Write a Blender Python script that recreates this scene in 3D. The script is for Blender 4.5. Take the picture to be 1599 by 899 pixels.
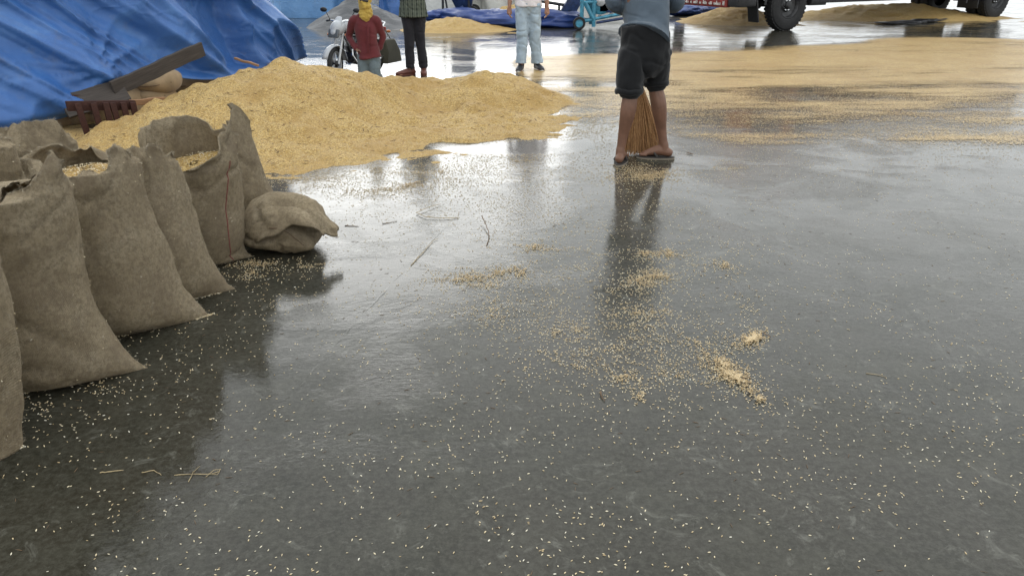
import bpy, bmesh, math, random
import numpy as np
from mathutils import Vector, Matrix

for _o in list(bpy.data.objects):
    bpy.data.objects.remove(_o, do_unlink=True)
scene = bpy.context.scene
COL = scene.collection
random.seed(7)
RNG = np.random.default_rng(11)
R = math.radians

# ------------------------------------------------------------------ camera
FPX, CAM_H = 1163.0, 1.45
PITCH = math.atan(511.5 / FPX)
cam_data = bpy.data.cameras.new("camera")
cam = bpy.data.objects.new("camera", cam_data)
COL.objects.link(cam)
cam.location = (0, 0, CAM_H)
cam.rotation_euler = (R(90) - PITCH, 0, 0)
cam_data.sensor_width = 36.0
cam_data.lens = 36.0 * FPX / 1599.0
cam_data.clip_end = 3000
cam_data.clip_start = 0.05
scene.camera = cam

# ------------------------------------------------------------------ sky, sun, exposure
SUN_EL, SUN_AZ = R(8), R(-14)          # azimuth measured from +Y towards +X
world = bpy.data.worlds.new("World")
scene.world = world
world.use_nodes = True
wn, wl = world.node_tree.nodes, world.node_tree.links
wn.clear()
sky = wn.new("ShaderNodeTexSky")
sky.sky_type = 'NISHITA'
sky.sun_disc = False
sky.sun_elevation = SUN_EL
sky.sun_rotation = SUN_AZ
sky.air_density = 1.0
sky.dust_density = 6.0
sky.ozone_density = 1.0
hs = wn.new("ShaderNodeHueSaturation")
hs.inputs['Saturation'].default_value = 0.10
ov = wn.new("ShaderNodeMix")
ov.data_type = 'RGBA'
ov.inputs[0].default_value = 0.85        # closed cloud deck over the clear sky
wtc = wn.new("ShaderNodeTexCoord")
wsep = wn.new("ShaderNodeSeparateXYZ")
wl.new(wtc.outputs['Generated'], wsep.inputs[0])
wmr = wn.new("ShaderNodeMapRange")       # overcast deck: paler overhead than at the horizon
wmr.inputs['To Min'].default_value = 9.3
wmr.inputs['To Max'].default_value = 11.4
wl.new(wsep.outputs['Z'], wmr.inputs['Value'])
wl.new(wmr.outputs[0], ov.inputs[7])
bg = wn.new("ShaderNodeBackground")
bg.inputs['Strength'].default_value = 0.13
wo = wn.new("ShaderNodeOutputWorld")
wl.new(sky.outputs[0], hs.inputs['Color'])
wl.new(hs.outputs[0], ov.inputs[6])
tint = wn.new("ShaderNodeMix")
tint.data_type = 'RGBA'
tint.blend_type = 'MULTIPLY'
tint.inputs[0].default_value = 1.0
tint.inputs[7].default_value = (0.965, 1.0, 1.01, 1)
wl.new(ov.outputs[2], tint.inputs[6])
wl.new(tint.outputs[2], bg.inputs['Color'])
wl.new(bg.outputs[0], wo.inputs[0])

sd = bpy.data.lights.new("sun", 'SUN')
sd.energy = 0.5
sd.angle = R(37)
sd.color = (1.0, 0.985, 0.955)
sun = bpy.data.objects.new("sun", sd)
COL.objects.link(sun)
_d = Vector((math.sin(SUN_AZ) * math.cos(SUN_EL), math.cos(SUN_AZ) * math.cos(SUN_EL), math.sin(SUN_EL)))
sun.rotation_euler = _d.to_track_quat('Z', 'Y').to_euler()
sun.location = _d * 50
scene.view_settings.view_transform = 'Standard'
scene.view_settings.look = 'None'
scene.view_settings.gamma = 1.0
scene.view_settings.use_curve_mapping = False
scene.view_settings.exposure = 0.42
scene.render.engine = 'CYCLES'
scene.cycles.max_bounces = 5
scene.cycles.use_denoising = True

# ------------------------------------------------------------------ layout helpers
def ray(px, py):
    a = (px - 799.5) / FPX
    b = (449.5 - py) / FPX
    return a, math.cos(PITCH) + b * math.sin(PITCH), -math.sin(PITCH) + b * math.cos(PITCH)
def gp(px, py, z=0.0):
    a, y, zz = ray(px, py)
    t = (z - CAM_H) / zz
    return Vector((a * t, y * t, z))
def at(px, py, Y):
    a, y, zz = ray(px, py)
    t = Y / y
    return Vector((a * t, Y, CAM_H + zz * t))

# numpy gradient noise -----------------------------------------------------
def _hash(ix, iy, iz, seed):
    n = (ix.astype(np.int64) * 374761393 + iy.astype(np.int64) * 668265263 + iz.astype(np.int64) * 2147483647 + seed * 974634777) & 0xFFFFFFFF
    n = ((n ^ (n >> 13)) * 1274126177) & 0xFFFFFFFF
    n = (n ^ (n >> 16)) & 0xFFFFFFFF
    return n.astype(np.float64) / 2147483647.5 - 1.0
def vn(x, y, z=0.0, seed=0):
    x, y, z = np.broadcast_arrays(np.asarray(x, float), np.asarray(y, float), np.asarray(z, float))
    x0, y0, z0 = np.floor(x), np.floor(y), np.floor(z)
    fx, fy, fz = x - x0, y - y0, z - z0
    ux, uy, uz = [f * f * f * (f * (f * 6 - 15) + 10) for f in (fx, fy, fz)]
    r = 0
    for dx in (0, 1):
        wx = ux if dx else 1 - ux
        for dy in (0, 1):
            wy = uy if dy else 1 - uy
            for dz in (0, 1):
                wz = uz if dz else 1 - uz
                r = r + _hash(x0 + dx, y0 + dy, z0 + dz, seed) * wx * wy * wz
    return r
def fbm(x, y, z=0.0, seed=0, oct=4, gain=0.5):
    a, f, s = 1.0, 1.0, 0.0
    for o in range(oct):
        s = s + a * vn(np.asarray(x) * f, np.asarray(y) * f, np.asarray(z) * f, seed + o * 17)
        a *= gain
        f *= 2.03
    return s
def sstep(a, b, x):
    t = np.clip((np.asarray(x, float) - a) / (b - a), 0, 1)
    return t * t * (3 - 2 * t)

# ------------------------------------------------------------------ object helpers
def prop(o, label=None, cat=None, group=None, kind=None):
    if label: o['label'] = label
    if cat: o['category'] = cat
    if group: o['group'] = group
    if kind: o['kind'] = kind
    return o
def attach(o, parent):
    o.parent = parent
    o.matrix_parent_inverse = parent.matrix_basis.inverted()
    return o
def thing(name, label, cat, loc=(0, 0, 0), group=None, rz=0.0):
    e = bpy.data.objects.new(name, None)
    e.empty_display_size = 0.1
    COL.objects.link(e)
    e.location = loc
    e.rotation_euler = (0, 0, rz)
    return prop(e, label, cat, group)
def link(name, me, mat=None, parent=None, smooth=True):
    o = bpy.data.objects.new(name, me)
    COL.objects.link(o)
    if mat is not None:
        me.materials.clear()
        me.materials.append(mat)
    if smooth and len(me.polygons):
        me.polygons.foreach_set('use_smooth', np.ones(len(me.polygons), bool))
    if parent is not None:
        if parent.parent is not None:
            attach2(o, parent)
        else:
            attach(o, parent)
    return o
def attach2(o, part):
    o.parent = part
    root = part.parent
    m = root.matrix_basis @ part.matrix_parent_inverse @ part.matrix_basis
    o.matrix_parent_inverse = m.inverted()
def npmesh(name, v, quads=None, tris=None):
    me = bpy.data.meshes.new(name)
    v = np.ascontiguousarray(v, np.float32)
    nq = 0 if quads is None else len(quads)
    nt = 0 if tris is None else len(tris)
    me.vertices.add(len(v))
    me.vertices.foreach_set('co', v.ravel())
    idx, st = [], []
    if nq:
        idx.append(np.asarray(quads, np.int32).ravel())
        st.append(np.arange(nq, dtype=np.int32) * 4)
    if nt:
        idx.append(np.asarray(tris, np.int32).ravel())
        st.append(np.arange(nt, dtype=np.int32) * 3 + nq * 4)
    idx = np.concatenate(idx)
    me.loops.add(len(idx))
    me.loops.foreach_set('vertex_index', idx)
    me.polygons.add(nq + nt)
    me.polygons.foreach_set('loop_start', np.concatenate(st))
    me.update(calc_edges=True)
    me.validate()
    return me
def grid_quads(nu, nv, wrap_u=False):
    """verts indexed [v*nu+u]"""
    u = np.arange(nu if wrap_u else nu - 1)
    v = np.arange(nv - 1)
    U, V = np.meshgrid(u, v)
    U, V = U.ravel(), V.ravel()
    U1 = (U + 1) % nu
    return np.stack([V * nu + U, V * nu + U1, (V + 1) * nu + U1, (V + 1) * nu + U], 1)

class MB:
    """collects shapes for one mesh"""
    def __init__(self):
        self.v, self.f = [], []
    def add(self, vs, fs):
        b = len(self.v)
        self.v += [Vector(p) for p in vs]
        self.f += [tuple(i + b for i in f) for f in fs]
        return self
    def box(self, c, s, rot=None, bev=0.0):
        x, y, z = s[0] / 2, s[1] / 2, s[2] / 2
        bm = bmesh.new()
        bmesh.ops.create_cube(bm, size=1.0)
        for p in bm.verts:
            p.co = Vector((p.co.x * s[0], p.co.y * s[1], p.co.z * s[2]))
        if bev > 0:
            bmesh.ops.bevel(bm, geom=bm.edges[:], offset=bev, segments=2, affect='EDGES', profile=0.6)
        M = (rot or Matrix.Identity(3))
        bm.verts.index_update()
        vs = [M @ p.co + Vector(c) for p in bm.verts]
        fs = [[q.index for q in f.verts] for f in bm.faces]
        bm.free()
        return self.add(vs, fs)
    def tube(self, pts, rad, n=10, cap=True, squash=None):
        pts = [Vector(p) for p in pts]
        m = len(pts)
        if not hasattr(rad, '__len__'):
            rad = [rad] * m
        vs, fs = [], []
        up = None
        for i, p in enumerate(pts):
            d = (pts[min(i + 1, m - 1)] - pts[max(i - 1, 0)])
            if d.length < 1e-9: d = Vector((0, 0, 1))
            d.normalize()
            if up is None:
                up = Vector((0, 0, 1)) if abs(d.z) < 0.9 else Vector((0, 1, 0))
            a = d.cross(up)
            if a.length < 1e-6: a = d.orthogonal()
            a.normalize()
            b = a.cross(d)
            up = b
            r = rad[i]
            ra, rb = (r if hasattr(r, '__len__') else (r, r))
            for k in range(n):
                t = 2 * math.pi * k / n
                vs.append(p + a * (ra * math.cos(t)) + b * (rb * math.sin(t)))
        for i in range(m - 1):
            for k in range(n):
                k1 = (k + 1) % n
                fs.append((i * n + k, i * n + k1, (i + 1) * n + k1, (i + 1) * n + k))
        if cap:
            fs.append(tuple(range(n))[::-1])
            fs.append(tuple((m - 1) * n + k for k in range(n)))
        return self.add(vs, fs)
    def rings(self, rings, cap=True):
        n = len(rings[0])
        vs = [p for r in rings for p in r]
        fs = []
        for i in range(len(rings) - 1):
            for k in range(n):
                k1 = (k + 1) % n
                fs.append((i * n + k, i * n + k1, (i + 1) * n + k1, (i + 1) * n + k))
        if cap:
            fs.append(tuple(range(n))[::-1])
            fs.append(tuple((len(rings) - 1) * n + k for k in range(n)))
        return self.add(vs, fs)
    def ell(self, c, r, rot=None, nu=16, nv=10):
        M = rot or Matrix.Identity(3)
        vs, fs = [], []
        vs.append(M @ Vector((0, 0, -r[2])) + Vector(c))
        for j in range(1, nv):
            ph = -math.pi / 2 + math.pi * j / nv
            for k in range(nu):
                t = 2 * math.pi * k / nu
                vs.append(M @ Vector((r[0] * math.cos(ph) * math.cos(t), r[1] * math.cos(ph) * math.sin(t), r[2] * math.sin(ph))) + Vector(c))
        vs.append(M @ Vector((0, 0, r[2])) + Vector(c))
        L = len(vs) - 1
        for k in range(nu):
            k1 = (k + 1) % nu
            fs.append((0, 1 + k1, 1 + k))
            fs.append((L, L - nu + k, L - nu + k1))
        for j in range(nv - 2):
            for k in range(nu):
                k1 = (k + 1) % nu
                a = 1 + j * nu
                fs.append((a + k, a + k1, a + nu + k1, a + nu + k))
        return self.add(vs, fs)
    def lathe(self, prof, M, n=32, close=False, caps=True):
        """prof: (radius, axial) pairs around local Z; M 4x4"""
        vs, fs = [], []
        for r, h in prof:
            for k in range(n):
                t = 2 * math.pi * k / n
                vs.append(M @ Vector((r * math.cos(t), r * math.sin(t), h)))
        m = len(prof)
        for i in range(m if close else m - 1):
            j = (i + 1) % m
            for k in range(n):
                k1 = (k + 1) % n
                fs.append((i * n + k, i * n + k1, j * n + k1, j * n + k))
        if not close and caps:
            fs.append(tuple(range(n))[::-1])
            fs.append(tuple((m - 1) * n + k for k in range(n)))
        return self.add(vs, fs)
    def mesh(self, name):
        me = bpy.data.meshes.new(name)
        me.from_pydata([tuple(p) for p in self.v], [], self.f)
        me.validate()
        bm = bmesh.new()
        bm.from_mesh(me)
        bmesh.ops.recalc_face_normals(bm, faces=bm.faces[:])
        bm.to_mesh(me)
        bm.free()
        return me
    def build(self, name, mat, parent=None, smooth=True, label=None, sharp=35):
        me = self.mesh(name)
        o = link(name, me, mat, parent, smooth)
        if smooth and sharp:
            me.set_sharp_from_angle(angle=R(sharp))
        if label: o['label'] = label
        return o
    def fuse(self, name, mat, parent=None, voxel=0.008, smooth=4, wrinkle=None):
        me = self.mesh(name)
        t = bpy.data.objects.new("tmp", me)
        COL.objects.link(t)
        m = t.modifiers.new("r", 'REMESH')
        m.mode = 'VOXEL'
        m.voxel_size = voxel
        if smooth:
            s = t.modifiers.new("s", 'SMOOTH')
            s.iterations = smooth
            s.factor = 0.5
        dg = bpy.context.evaluated_depsgraph_get()
        me2 = bpy.data.meshes.new_from_object(t.evaluated_get(dg))
        bpy.data.objects.remove(t, do_unlink=True)
        bpy.data.meshes.remove(me)
        me2.name = name
        if wrinkle is not None:
            n = len(me2.vertices)
            co = np.empty(n * 3, np.float32)
            me2.vertices.foreach_get('co', co)
            no = np.empty(n * 3, np.float32)
            me2.vertices.foreach_get('normal', no)
            co, no = co.reshape(-1, 3), no.reshape(-1, 3)
            co = co + no * wrinkle(co)[:, None]
            me2.vertices.foreach_set('co', co.astype(np.float32).ravel())
            me2.update()
        return link(name, me2, mat, parent, True)

# ------------------------------------------------------------------ material helpers
class NT:
    def __init__(self, name):
        self.m = bpy.data.materials.new(name)
        self.m.use_nodes = True
        self.n, self.l = self.m.node_tree.nodes, self.m.node_tree.links
        self.b = self.n['Principled BSDF']
        self._tc = None
    def tc(self, out='Object'):
        if self._tc is None: self._tc = self.n.new('ShaderNodeTexCoord')
        return self._tc.outputs[out]
    def put(self, sock, val):
        if hasattr(val, 'is_linked') or isinstance(val, bpy.types.NodeSocket):
            self.l.new(val, sock)
        else:
            sock.default_value = val
    def mapping(self, scale=(1, 1, 1), rot=(0, 0, 0), vec=None):
        m = self.n.new('ShaderNodeMapping')
        self.l.new(vec or self.tc(), m.inputs[0])
        m.inputs['Scale'].default_value = scale
        m.inputs['Rotation'].default_value = rot
        return m.outputs[0]
    def noise(self, scale, detail=3, rough=0.5, vec=None, dist=0.0):
        t = self.n.new('ShaderNodeTexNoise')
        self.l.new(vec or self.tc(), t.inputs['Vector'])
        t.inputs['Scale'].default_value = scale
        t.inputs['Detail'].default_value = detail
        t.inputs['Roughness'].default_value = rough
        t.inputs['Distortion'].default_value = dist
        return t.outputs['Fac']
    def voro(self, scale, vec=None, feature='F1', out='Distance', rnd=1.0):
        t = self.n.new('ShaderNodeTexVoronoi')
        t.feature = feature
        self.l.new(vec or self.tc(), t.inputs['Vector'])
        t.inputs['Scale'].default_value = scale
        t.inputs['Randomness'].default_value = rnd
        return t.outputs[out]
    def wave(self, scale, dirn='X', dist=0.0, vec=None, dscale=1.0):
        t = self.n.new('ShaderNodeTexWave')
        t.bands_direction = dirn
        self.l.new(vec or self.tc(), t.inputs['Vector'])
        t.inputs['Scale'].default_value = scale
        t.inputs['Distortion'].default_value = dist
        t.inputs['Detail'].default_value = 2
        t.inputs['Detail Scale'].default_value = dscale
        return t.outputs['Fac']
    def ramp(self, fac, stops, interp='LINEAR'):
        r = self.n.new('ShaderNodeValToRGB')
        r.color_ramp.interpolation = interp
        e = r.color_ramp.elements
        while len(e) < len(stops): e.new(0.5)
        for i, (p, c) in enumerate(stops):
            e[i].position = p
            e[i].color = (c[0], c[1], c[2], 1) if hasattr(c, '__len__') else (c, c, c, 1)
        self.l.new(fac, r.inputs[0])
        return r.outputs[0]
    def mix(self, fac, a, b, mode='MIX'):
        m = self.n.new('ShaderNodeMix')
        m.data_type = 'RGBA'
        m.blend_type = mode
        def c(v): return (v[0], v[1], v[2], 1) if (hasattr(v, '__len__') and not isinstance(v, bpy.types.NodeSocket)) else v
        self.put(m.inputs[0], fac)
        self.put(m.inputs[6], c(a))
        self.put(m.inputs[7], c(b))
        return m.outputs[2]
    def math(self, op, a, b=0.0, clamp=False):
        m = self.n.new('ShaderNodeMath')
        m.operation = op
        m.use_clamp = clamp
        self.put(m.inputs[0], a)
        self.put(m.inputs[1], b)
        return m.outputs[0]
    def bump(self, h, strength=0.3, dist=0.01, normal=None):
        b = self.n.new('ShaderNodeBump')
        b.inputs['Strength'].default_value = strength
        b.inputs['Distance'].default_value = dist
        self.l.new(h, b.inputs['Height'])
        if normal is not None: self.l.new(normal, b.inputs['Normal'])
        return b.outputs[0]
    def attr(self, name):
        a = self.n.new('ShaderNodeAttribute')
        a.attribute_name = name
        return a.outputs['Fac']
    def set(self, **kw):
        names = dict(color='Base Color', rough='Roughness', metal='Metallic', normal='Normal', ior='IOR', spec='Specular IOR Level',
                     coat='Coat Weight', coat_rough='Coat Roughness', coat_ior='Coat IOR', coat_normal='Coat Normal', sheen='Sheen Weight',
                     trans='Transmission Weight', sss='Subsurface Weight', sheen_rough='Sheen Roughness')
        for k, v in kw.items():
            s = self.b.inputs[names[k]]
            if isinstance(v, bpy.types.NodeSocket): self.l.new(v, s)
            elif k == 'color': s.default_value = (v[0], v[1], v[2], 1)
            else: s.default_value = v
        return self.m

def paint(name, c, rough=0.4, metal=0.0, wear=0.12, scale=9.0, bump=0.05):
    t = NT(name)
    n = t.noise(scale, 5, 0.6)
    dk = tuple(x * (1 - wear * 2.2) for x in c)
    lt = tuple(min(1, x * (1 + wear)) for x in c)
    col = t.ramp(n, [(0.3, dk), (0.7, lt)])
    rg = t.ramp(t.noise(scale * 2.3, 4), [(0.3, max(0, rough - 0.1)), (0.7, min(1, rough + 0.12))])
    return t.set(color=col, rough=rg, metal=metal, normal=t.bump(t.noise(scale * 12, 3), bump, 0.004))
def cloth(name, c, rough=0.85, var=0.18, weave=900.0, scale=7.0):
    t = NT(name)
    n = t.noise(scale, 5, 0.6)
    col = t.ramp(n, [(0.25, tuple(x * (1 - var) for x in c)), (0.75, tuple(min(1, x * (1 + var)) for x in c))])
    return t.set(color=col, rough=rough, spec=0.25, sheen=0.15, normal=t.bump(t.noise(weave * 0.25, 2), 0.25, 0.002))

MAT = {}
# ------------------------------------------------------------------ main materials
def mat_concrete():
    t = NT("wet_concrete")
    big = t.noise(0.55, 4, 0.6)
    mid = t.noise(5.0, 6, 0.72, dist=0.5)
    fine = t.noise(48, 4, 0.8)
    patch = t.noise(1.7, 6, 0.7, dist=0.9)
    c = t.ramp(mid, [(0.32, (0.0145, 0.0140, 0.0090)), (0.50, (0.0235, 0.0228, 0.0157)), (0.66, (0.042, 0.0405, 0.030))])
    c = t.mix(t.ramp(patch, [(0.47, 0.0), (0.56, 0.65)]), c, (0.019, 0.0165, 0.0105))
    c = t.mix(t.ramp(big, [(0.46, 0.0), (0.62, 0.5)]), c, (0.030, 0.0245, 0.0155))
    c = t.mix(t.ramp(fine, [(0.42, 0.0), (0.70, 0.75)]), c, (0.066, 0.064, 0.050))
    c = t.mix(t.ramp(t.noise(7.5, 5, 0.78, dist=1.4), [(0.57, 0.0), (0.68, 0.7)]), c, (0.11, 0.108, 0.090))
    # water film: thick and glossy in the puddles, thin over the rest
    pud = t.ramp(t.noise(0.8, 5, 0.65, vec=t.mapping((1, 1.5, 1)), dist=0.5), [(0.44, 0.0), (0.52, 1.0)])
    crough = t.mix(pud, t.ramp(mid, [(0.3, 0.045), (0.7, 0.12)]), (0.022, 0.022, 0.022))
    g = t.noise(1.0, 4, 0.72, vec=t.mapping((26, 46, 26), (0, 0, R(-6))))
    n1 = t.bump(fine, 0.5, 0.006)
    rip = t.math('ADD', t.math('MULTIPLY', g, t.ramp(pud, [(0.0, 1.0), (1.0, 0.30)])), t.math('MULTIPLY', t.noise(3.0, 3, 0.5), 1.6))
    n2 = t.bump(rip, 0.30, 0.006)
    film = t.ramp(patch, [(0.36, 0.80), (0.55, 1.0)])
    return t.set(color=c, rough=0.6, spec=0.08, normal=n1, coat=film, coat_ior=1.34, coat_rough=crough, coat_normal=n2)

def mat_grain(name="paddy_bulk", dk=0.0):
    t = NT(name)
    v = t.voro(115, vec=t.mapping((1, 1, 1)), out='Color')
    sep = t.n.new('ShaderNodeSeparateColor')
    t.l.new(v, sep.inputs[0])
    rnd = sep.outputs[0]
    c = t.ramp(rnd, [(0.0, (0.31, 0.185, 0.055)), (0.25, (0.53, 0.345, 0.112)), (0.7, (0.68, 0.475, 0.175)), (1.0, (0.78, 0.60, 0.29))])
    d = t.voro(115, feature='F1')
    c = t.mix(t.ramp(d, [(0.45, 0.0), (0.8, 0.7)]), c, (0.26, 0.17, 0.075))
    damp = t.ramp(t.noise(1.6, 5, 0.65), [(0.44, 0.0), (0.62, 0.6)])
    c = t.mix(damp, c, (0.42, 0.255, 0.080))
    c = t.mix(t.ramp(t.noise(30, 5, 0.75), [(0.35, 0.5), (0.6, 0.0)]), c, (0.36, 0.25, 0.11))
    h = t.math('SUBTRACT', t.math('MULTIPLY', t.noise(38, 4, 0.7), 1.6), d)
    return t.set(color=c, rough=0.62, spec=0.3, normal=t.bump(h, 0.9, 0.012))

def mat_loose():
    t = NT("paddy_grain")
    c = t.ramp(t.attr('tone'), [(0.0, (0.45, 0.32, 0.16)), (0.35, (0.66, 0.52, 0.30)), (0.7, (0.76, 0.67, 0.47)), (1.0, (0.82, 0.78, 0.66))])
    return t.set(color=c, rough=0.35, spec=0.5, coat=0.3, coat_rough=0.12)

def mat_jute():
    t = NT("jute_cloth")
    w1 = t.wave(95, 'DIAGONAL', 1.5, dscale=4)
    w2 = t.wave(110, 'Z', 1.5, dscale=4)
    weave = t.math('ADD', w1, w2)
    n = t.noise(5.5, 6, 0.65)
    c = t.ramp(n, [(0.25, (0.345, 0.258, 0.15)), (0.5, (0.51, 0.40, 0.245)), (0.75, (0.64, 0.53, 0.36))])
    c = t.mix(t.ramp(t.noise(55, 5, 0.85), [(0.40, 0.85), (0.57, 0.0)]), c, (0.285, 0.212, 0.123))
    c = t.mix(t.ramp(t.noise(1.0, 4, 0.7, vec=t.mapping((160, 160, 24))), [(0.55, 0.0), (0.75, 0.5)]), c, (0.56, 0.49, 0.37))
    c = t.mix(t.ramp(t.noise(2.6, 6, 0.75, dist=1.0), [(0.50, 0.0), (0.62, 0.55)]), c, (0.27, 0.20, 0.12))
    h = t.math('ADD', t.math('MULTIPLY', weave, 0.5), t.math('MULTIPLY', t.noise(160, 4, 0.75), 1.4))
    return t.set(color=c, rough=0.95, spec=0.12, sheen=0.12, sheen_rough=0.6, normal=t.bump(h, 1.0, 0.009))

def mat_tarp(name, c, rough=0.34, faded=None):
    t = NT(name)
    fd = faded or tuple(min(1, x * 1.7 + 0.03) for x in c)
    n = t.noise(1.4, 6, 0.65, dist=0.6)
    col = t.ramp(n, [(0.3, tuple(x * 0.8 for x in c)), (0.55, c), (0.85, fd)])
    sc = t.ramp(t.noise(1.0, 5, 0.7, vec=t.mapping((30, 30, 5), (0.3, 0.4, 0))), [(0.62, 0.0), (0.75, 0.35)])
    col = t.mix(sc, col, fd)
    dirt = t.ramp(t.noise(6, 6, 0.7), [(0.56, 0.0), (0.75, 0.3)])
    col = t.mix(dirt, col, (0.16, 0.15, 0.13))
    wv = t.math('ADD', t.wave(120, 'X', 0.5), t.wave(120, 'Z', 0.5))
    cre = t.math('ABSOLUTE', t.math('SUBTRACT', t.noise(1.0, 3, 0.55, vec=t.mapping((1.5, 1.5, 2.8), (0.4, 0.5, 0.2))), 0.5))
    h = t.math('ADD', t.math('ADD', t.math('MULTIPLY', wv, 0.05), t.math('MULTIPLY', t.noise(14, 5, 0.6), 0.8)), t.math('MULTIPLY', t.ramp(cre, [(0.0, 1.0), (0.05, 0.0)]), 0.6))
    rg = t.ramp(t.noise(3, 4), [(0.3, rough - 0.08), (0.7, rough + 0.15)])
    return t.set(color=col, rough=rg, spec=0.5, normal=t.bump(h, 0.5, 0.014))

MAT['concrete'] = mat_concrete()
MAT['grain'] = mat_grain()
MAT['loose'] = mat_loose()
MAT['jute'] = mat_jute()
MAT['blue'] = mat_tarp("blue_tarpaulin", (0.031, 0.112, 0.330), 0.40, (0.10, 0.235, 0.50))
MAT['navy'] = mat_tarp("navy_tarpaulin", (0.016, 0.045, 0.19), 0.36, (0.05, 0.12, 0.33))
MAT['pale_blue'] = mat_tarp("pale_blue_tarpaulin", (0.09, 0.22, 0.44), 0.45, (0.17, 0.33, 0.54))
MAT['greytarp'] = mat_tarp("grey_tarpaulin", (0.050, 0.053, 0.060), 0.5, (0.10, 0.105, 0.11))
MAT['whitetarp'] = mat_tarp("white_sheeting", (0.55, 0.56, 0.54), 0.45, (0.70, 0.71, 0.69))
MAT['blacktarp'] = mat_tarp("black_sheeting", (0.012, 0.013, 0.016), 0.35, (0.04, 0.04, 0.05))
MAT['thread'] = cloth("red_thread", (0.20, 0.055, 0.045))
MAT['green_thread'] = cloth("green_thread", (0.08, 0.16, 0.13))
MAT['fibre'] = cloth("jute_fibre", (0.36, 0.31, 0.23))
MAT['twig'] = paint("dry_twig", (0.16, 0.10, 0.055), 0.8, wear=0.3, scale=40)
MAT['straw'] = paint("straw", (0.40, 0.31, 0.17), 0.6, wear=0.2, scale=40)

# ------------------------------------------------------------------ ground
def build_ground():
    xs = np.concatenate([np.linspace(-900, -30, 12), np.linspace(-28, 28, 57), np.linspace(30, 900, 12)])
    ys = np.concatenate([np.linspace(-400, -12, 8), np.linspace(-10, 46, 57), np.linspace(50, 1500, 14)])
    X, Y = np.meshgrid(xs, ys)
    v = np.stack([X.ravel(), Y.ravel(), np.zeros(X.size)], 1)
    o = link("ground", npmesh("ground", v, grid_quads(len(xs), len(ys))), MAT['concrete'])
    prop(o, kind='structure', label="wet grey concrete yard mirroring the pale sky", cat="ground")
    return o
build_ground()

# ------------------------------------------------------------------ grain heap
BUMPS = []
def bump_px(px, py, Y, rx, ry, p=1.25, rot=0.0, dh=0.0):
    q = at(px, py, Y)
    BUMPS.append((q.x, q.y, rx, ry, q.z + dh, p, rot))
bump_px(432, 94, 7.35, 1.75, 2.0, 1.2)
bump_px(335, 121, 7.0, 1.15, 1.4, 1.15)
bump_px(250, 172, 6.5, .95, 1.0, 1.1)
bump_px(520, 117, 7.8, 1.4, 1.6, 1.2)
bump_px(650, 118, 8.4, 1.25, 1.3, 1.1)
bump_px(752, 107, 8.6, 1.0, 1.4, 1.1)
bump_px(715, 168, 7.3, 1.3, 1.15, 1.15)
bump_px(795, 118, 8.8, 0.7, 1.1, 1.1)
bump_px(560, 215, 6.4, 1.7, 1.15, 1.2)
bump_px(690, 225, 6.6, 1.2, 0.9, 1.2)
bump_px(390, 225, 6.0, 1.5, 0.85, 1.2)
bump_px(150, 222, 6.2, .9, .7, 1.0)
bump_px(105, 200, 6.75, 1.2, .8, 1.0)
def heap_z(x, y, detail=True):
    x, y = np.asarray(x, float), np.asarray(y, float)
    wx = x + 0.12 * vn(x * 1.3, y * 1.3, 3.1, 5)
    wy = y + 0.12 * vn(x * 1.3, y * 1.3, 7.7, 6)
    acc = 0.0
    for cx, cy, rx, ry, h, p, rot in BUMPS:
        r = np.sqrt(((wx - cx) / rx) ** 2 + ((wy - cy) / ry) ** 2 + 0.006) - 0.07
        acc = acc + (h * np.clip(1 - r, 0, 1) ** p) ** 5
    z = acc ** 0.2
    z = z * (1 - 0.30 * np.exp(-((x + 0.95 + 0.28 * (7.6 - y)) / 0.30) ** 2) * sstep(5.6, 6.4, y))
    if detail:
        k = sstep(0.0, 0.16, z)
        z = z + k * (0.045 * vn(x * 1.7, y * 2.3, 0, 21) + 0.036 * vn(x * 4.3 + y, y * 5.5, 0, 22) + 0.010 * fbm(x * 10, y * 13, 0, 23, 3))
        sw = 1 - np.abs(vn(x * 2.2 + 0.7 * y, y * 3.5 - x * 0.8, 0, 25))
        z = z - 0.02 * k * sstep(0.86, 1.0, sw) + k * 0.022 * vn(x * 7.5, y * 8.5, 0, 28) - k * 0.030 * sstep(0.35, 0.8, vn(x * 3.1, y * 4.4, 0, 29)) + k * 0.014 * vn(x * 17, y * 19, 0, 30) * sstep(-0.2, 0.4, vn(x * 1.4, y * 1.6, 0, 33))
        z = z + (1 - k) * 0.02 * fbm(x * 5, y * 7, 0, 27, 3)
    return z - 0.030
def build_heap():
    xs = np.arange(-5.6, 1.35, 0.024)
    ys = np.arange(4.9, 10.4, 0.024)
    X, Y = np.meshgrid(xs, ys)
    Z = heap_z(X, Y)
    Z += 0.004 * vn(X * 45, Y * 45, 0, 31) * (Z > 0.0) + 0.005 * vn(X * 22, Y * 22, 0, 32) * (Z > 0)
    nu = len(xs)
    q = grid_quads(nu, len(ys))
    zf = Z.ravel()
    keep = (zf[q] > -0.006).any(1)
    q = q[keep]
    used = np.unique(q)
    mp = -np.ones(zf.size, np.int64)
    mp[used] = np.arange(used.size)
    v = np.stack([X.ravel(), Y.ravel(), np.maximum(zf, -0.01)], 1)[used]
    root = thing("grain_heap", "long uneven heap of golden paddy grain behind the sacks", "grain heap", (-2.2, 7.3, 0))
    link("grain_surface", npmesh("grain_surface", v, mp[q]), MAT['grain'], root)
    return root
HEAP = build_heap()

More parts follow.
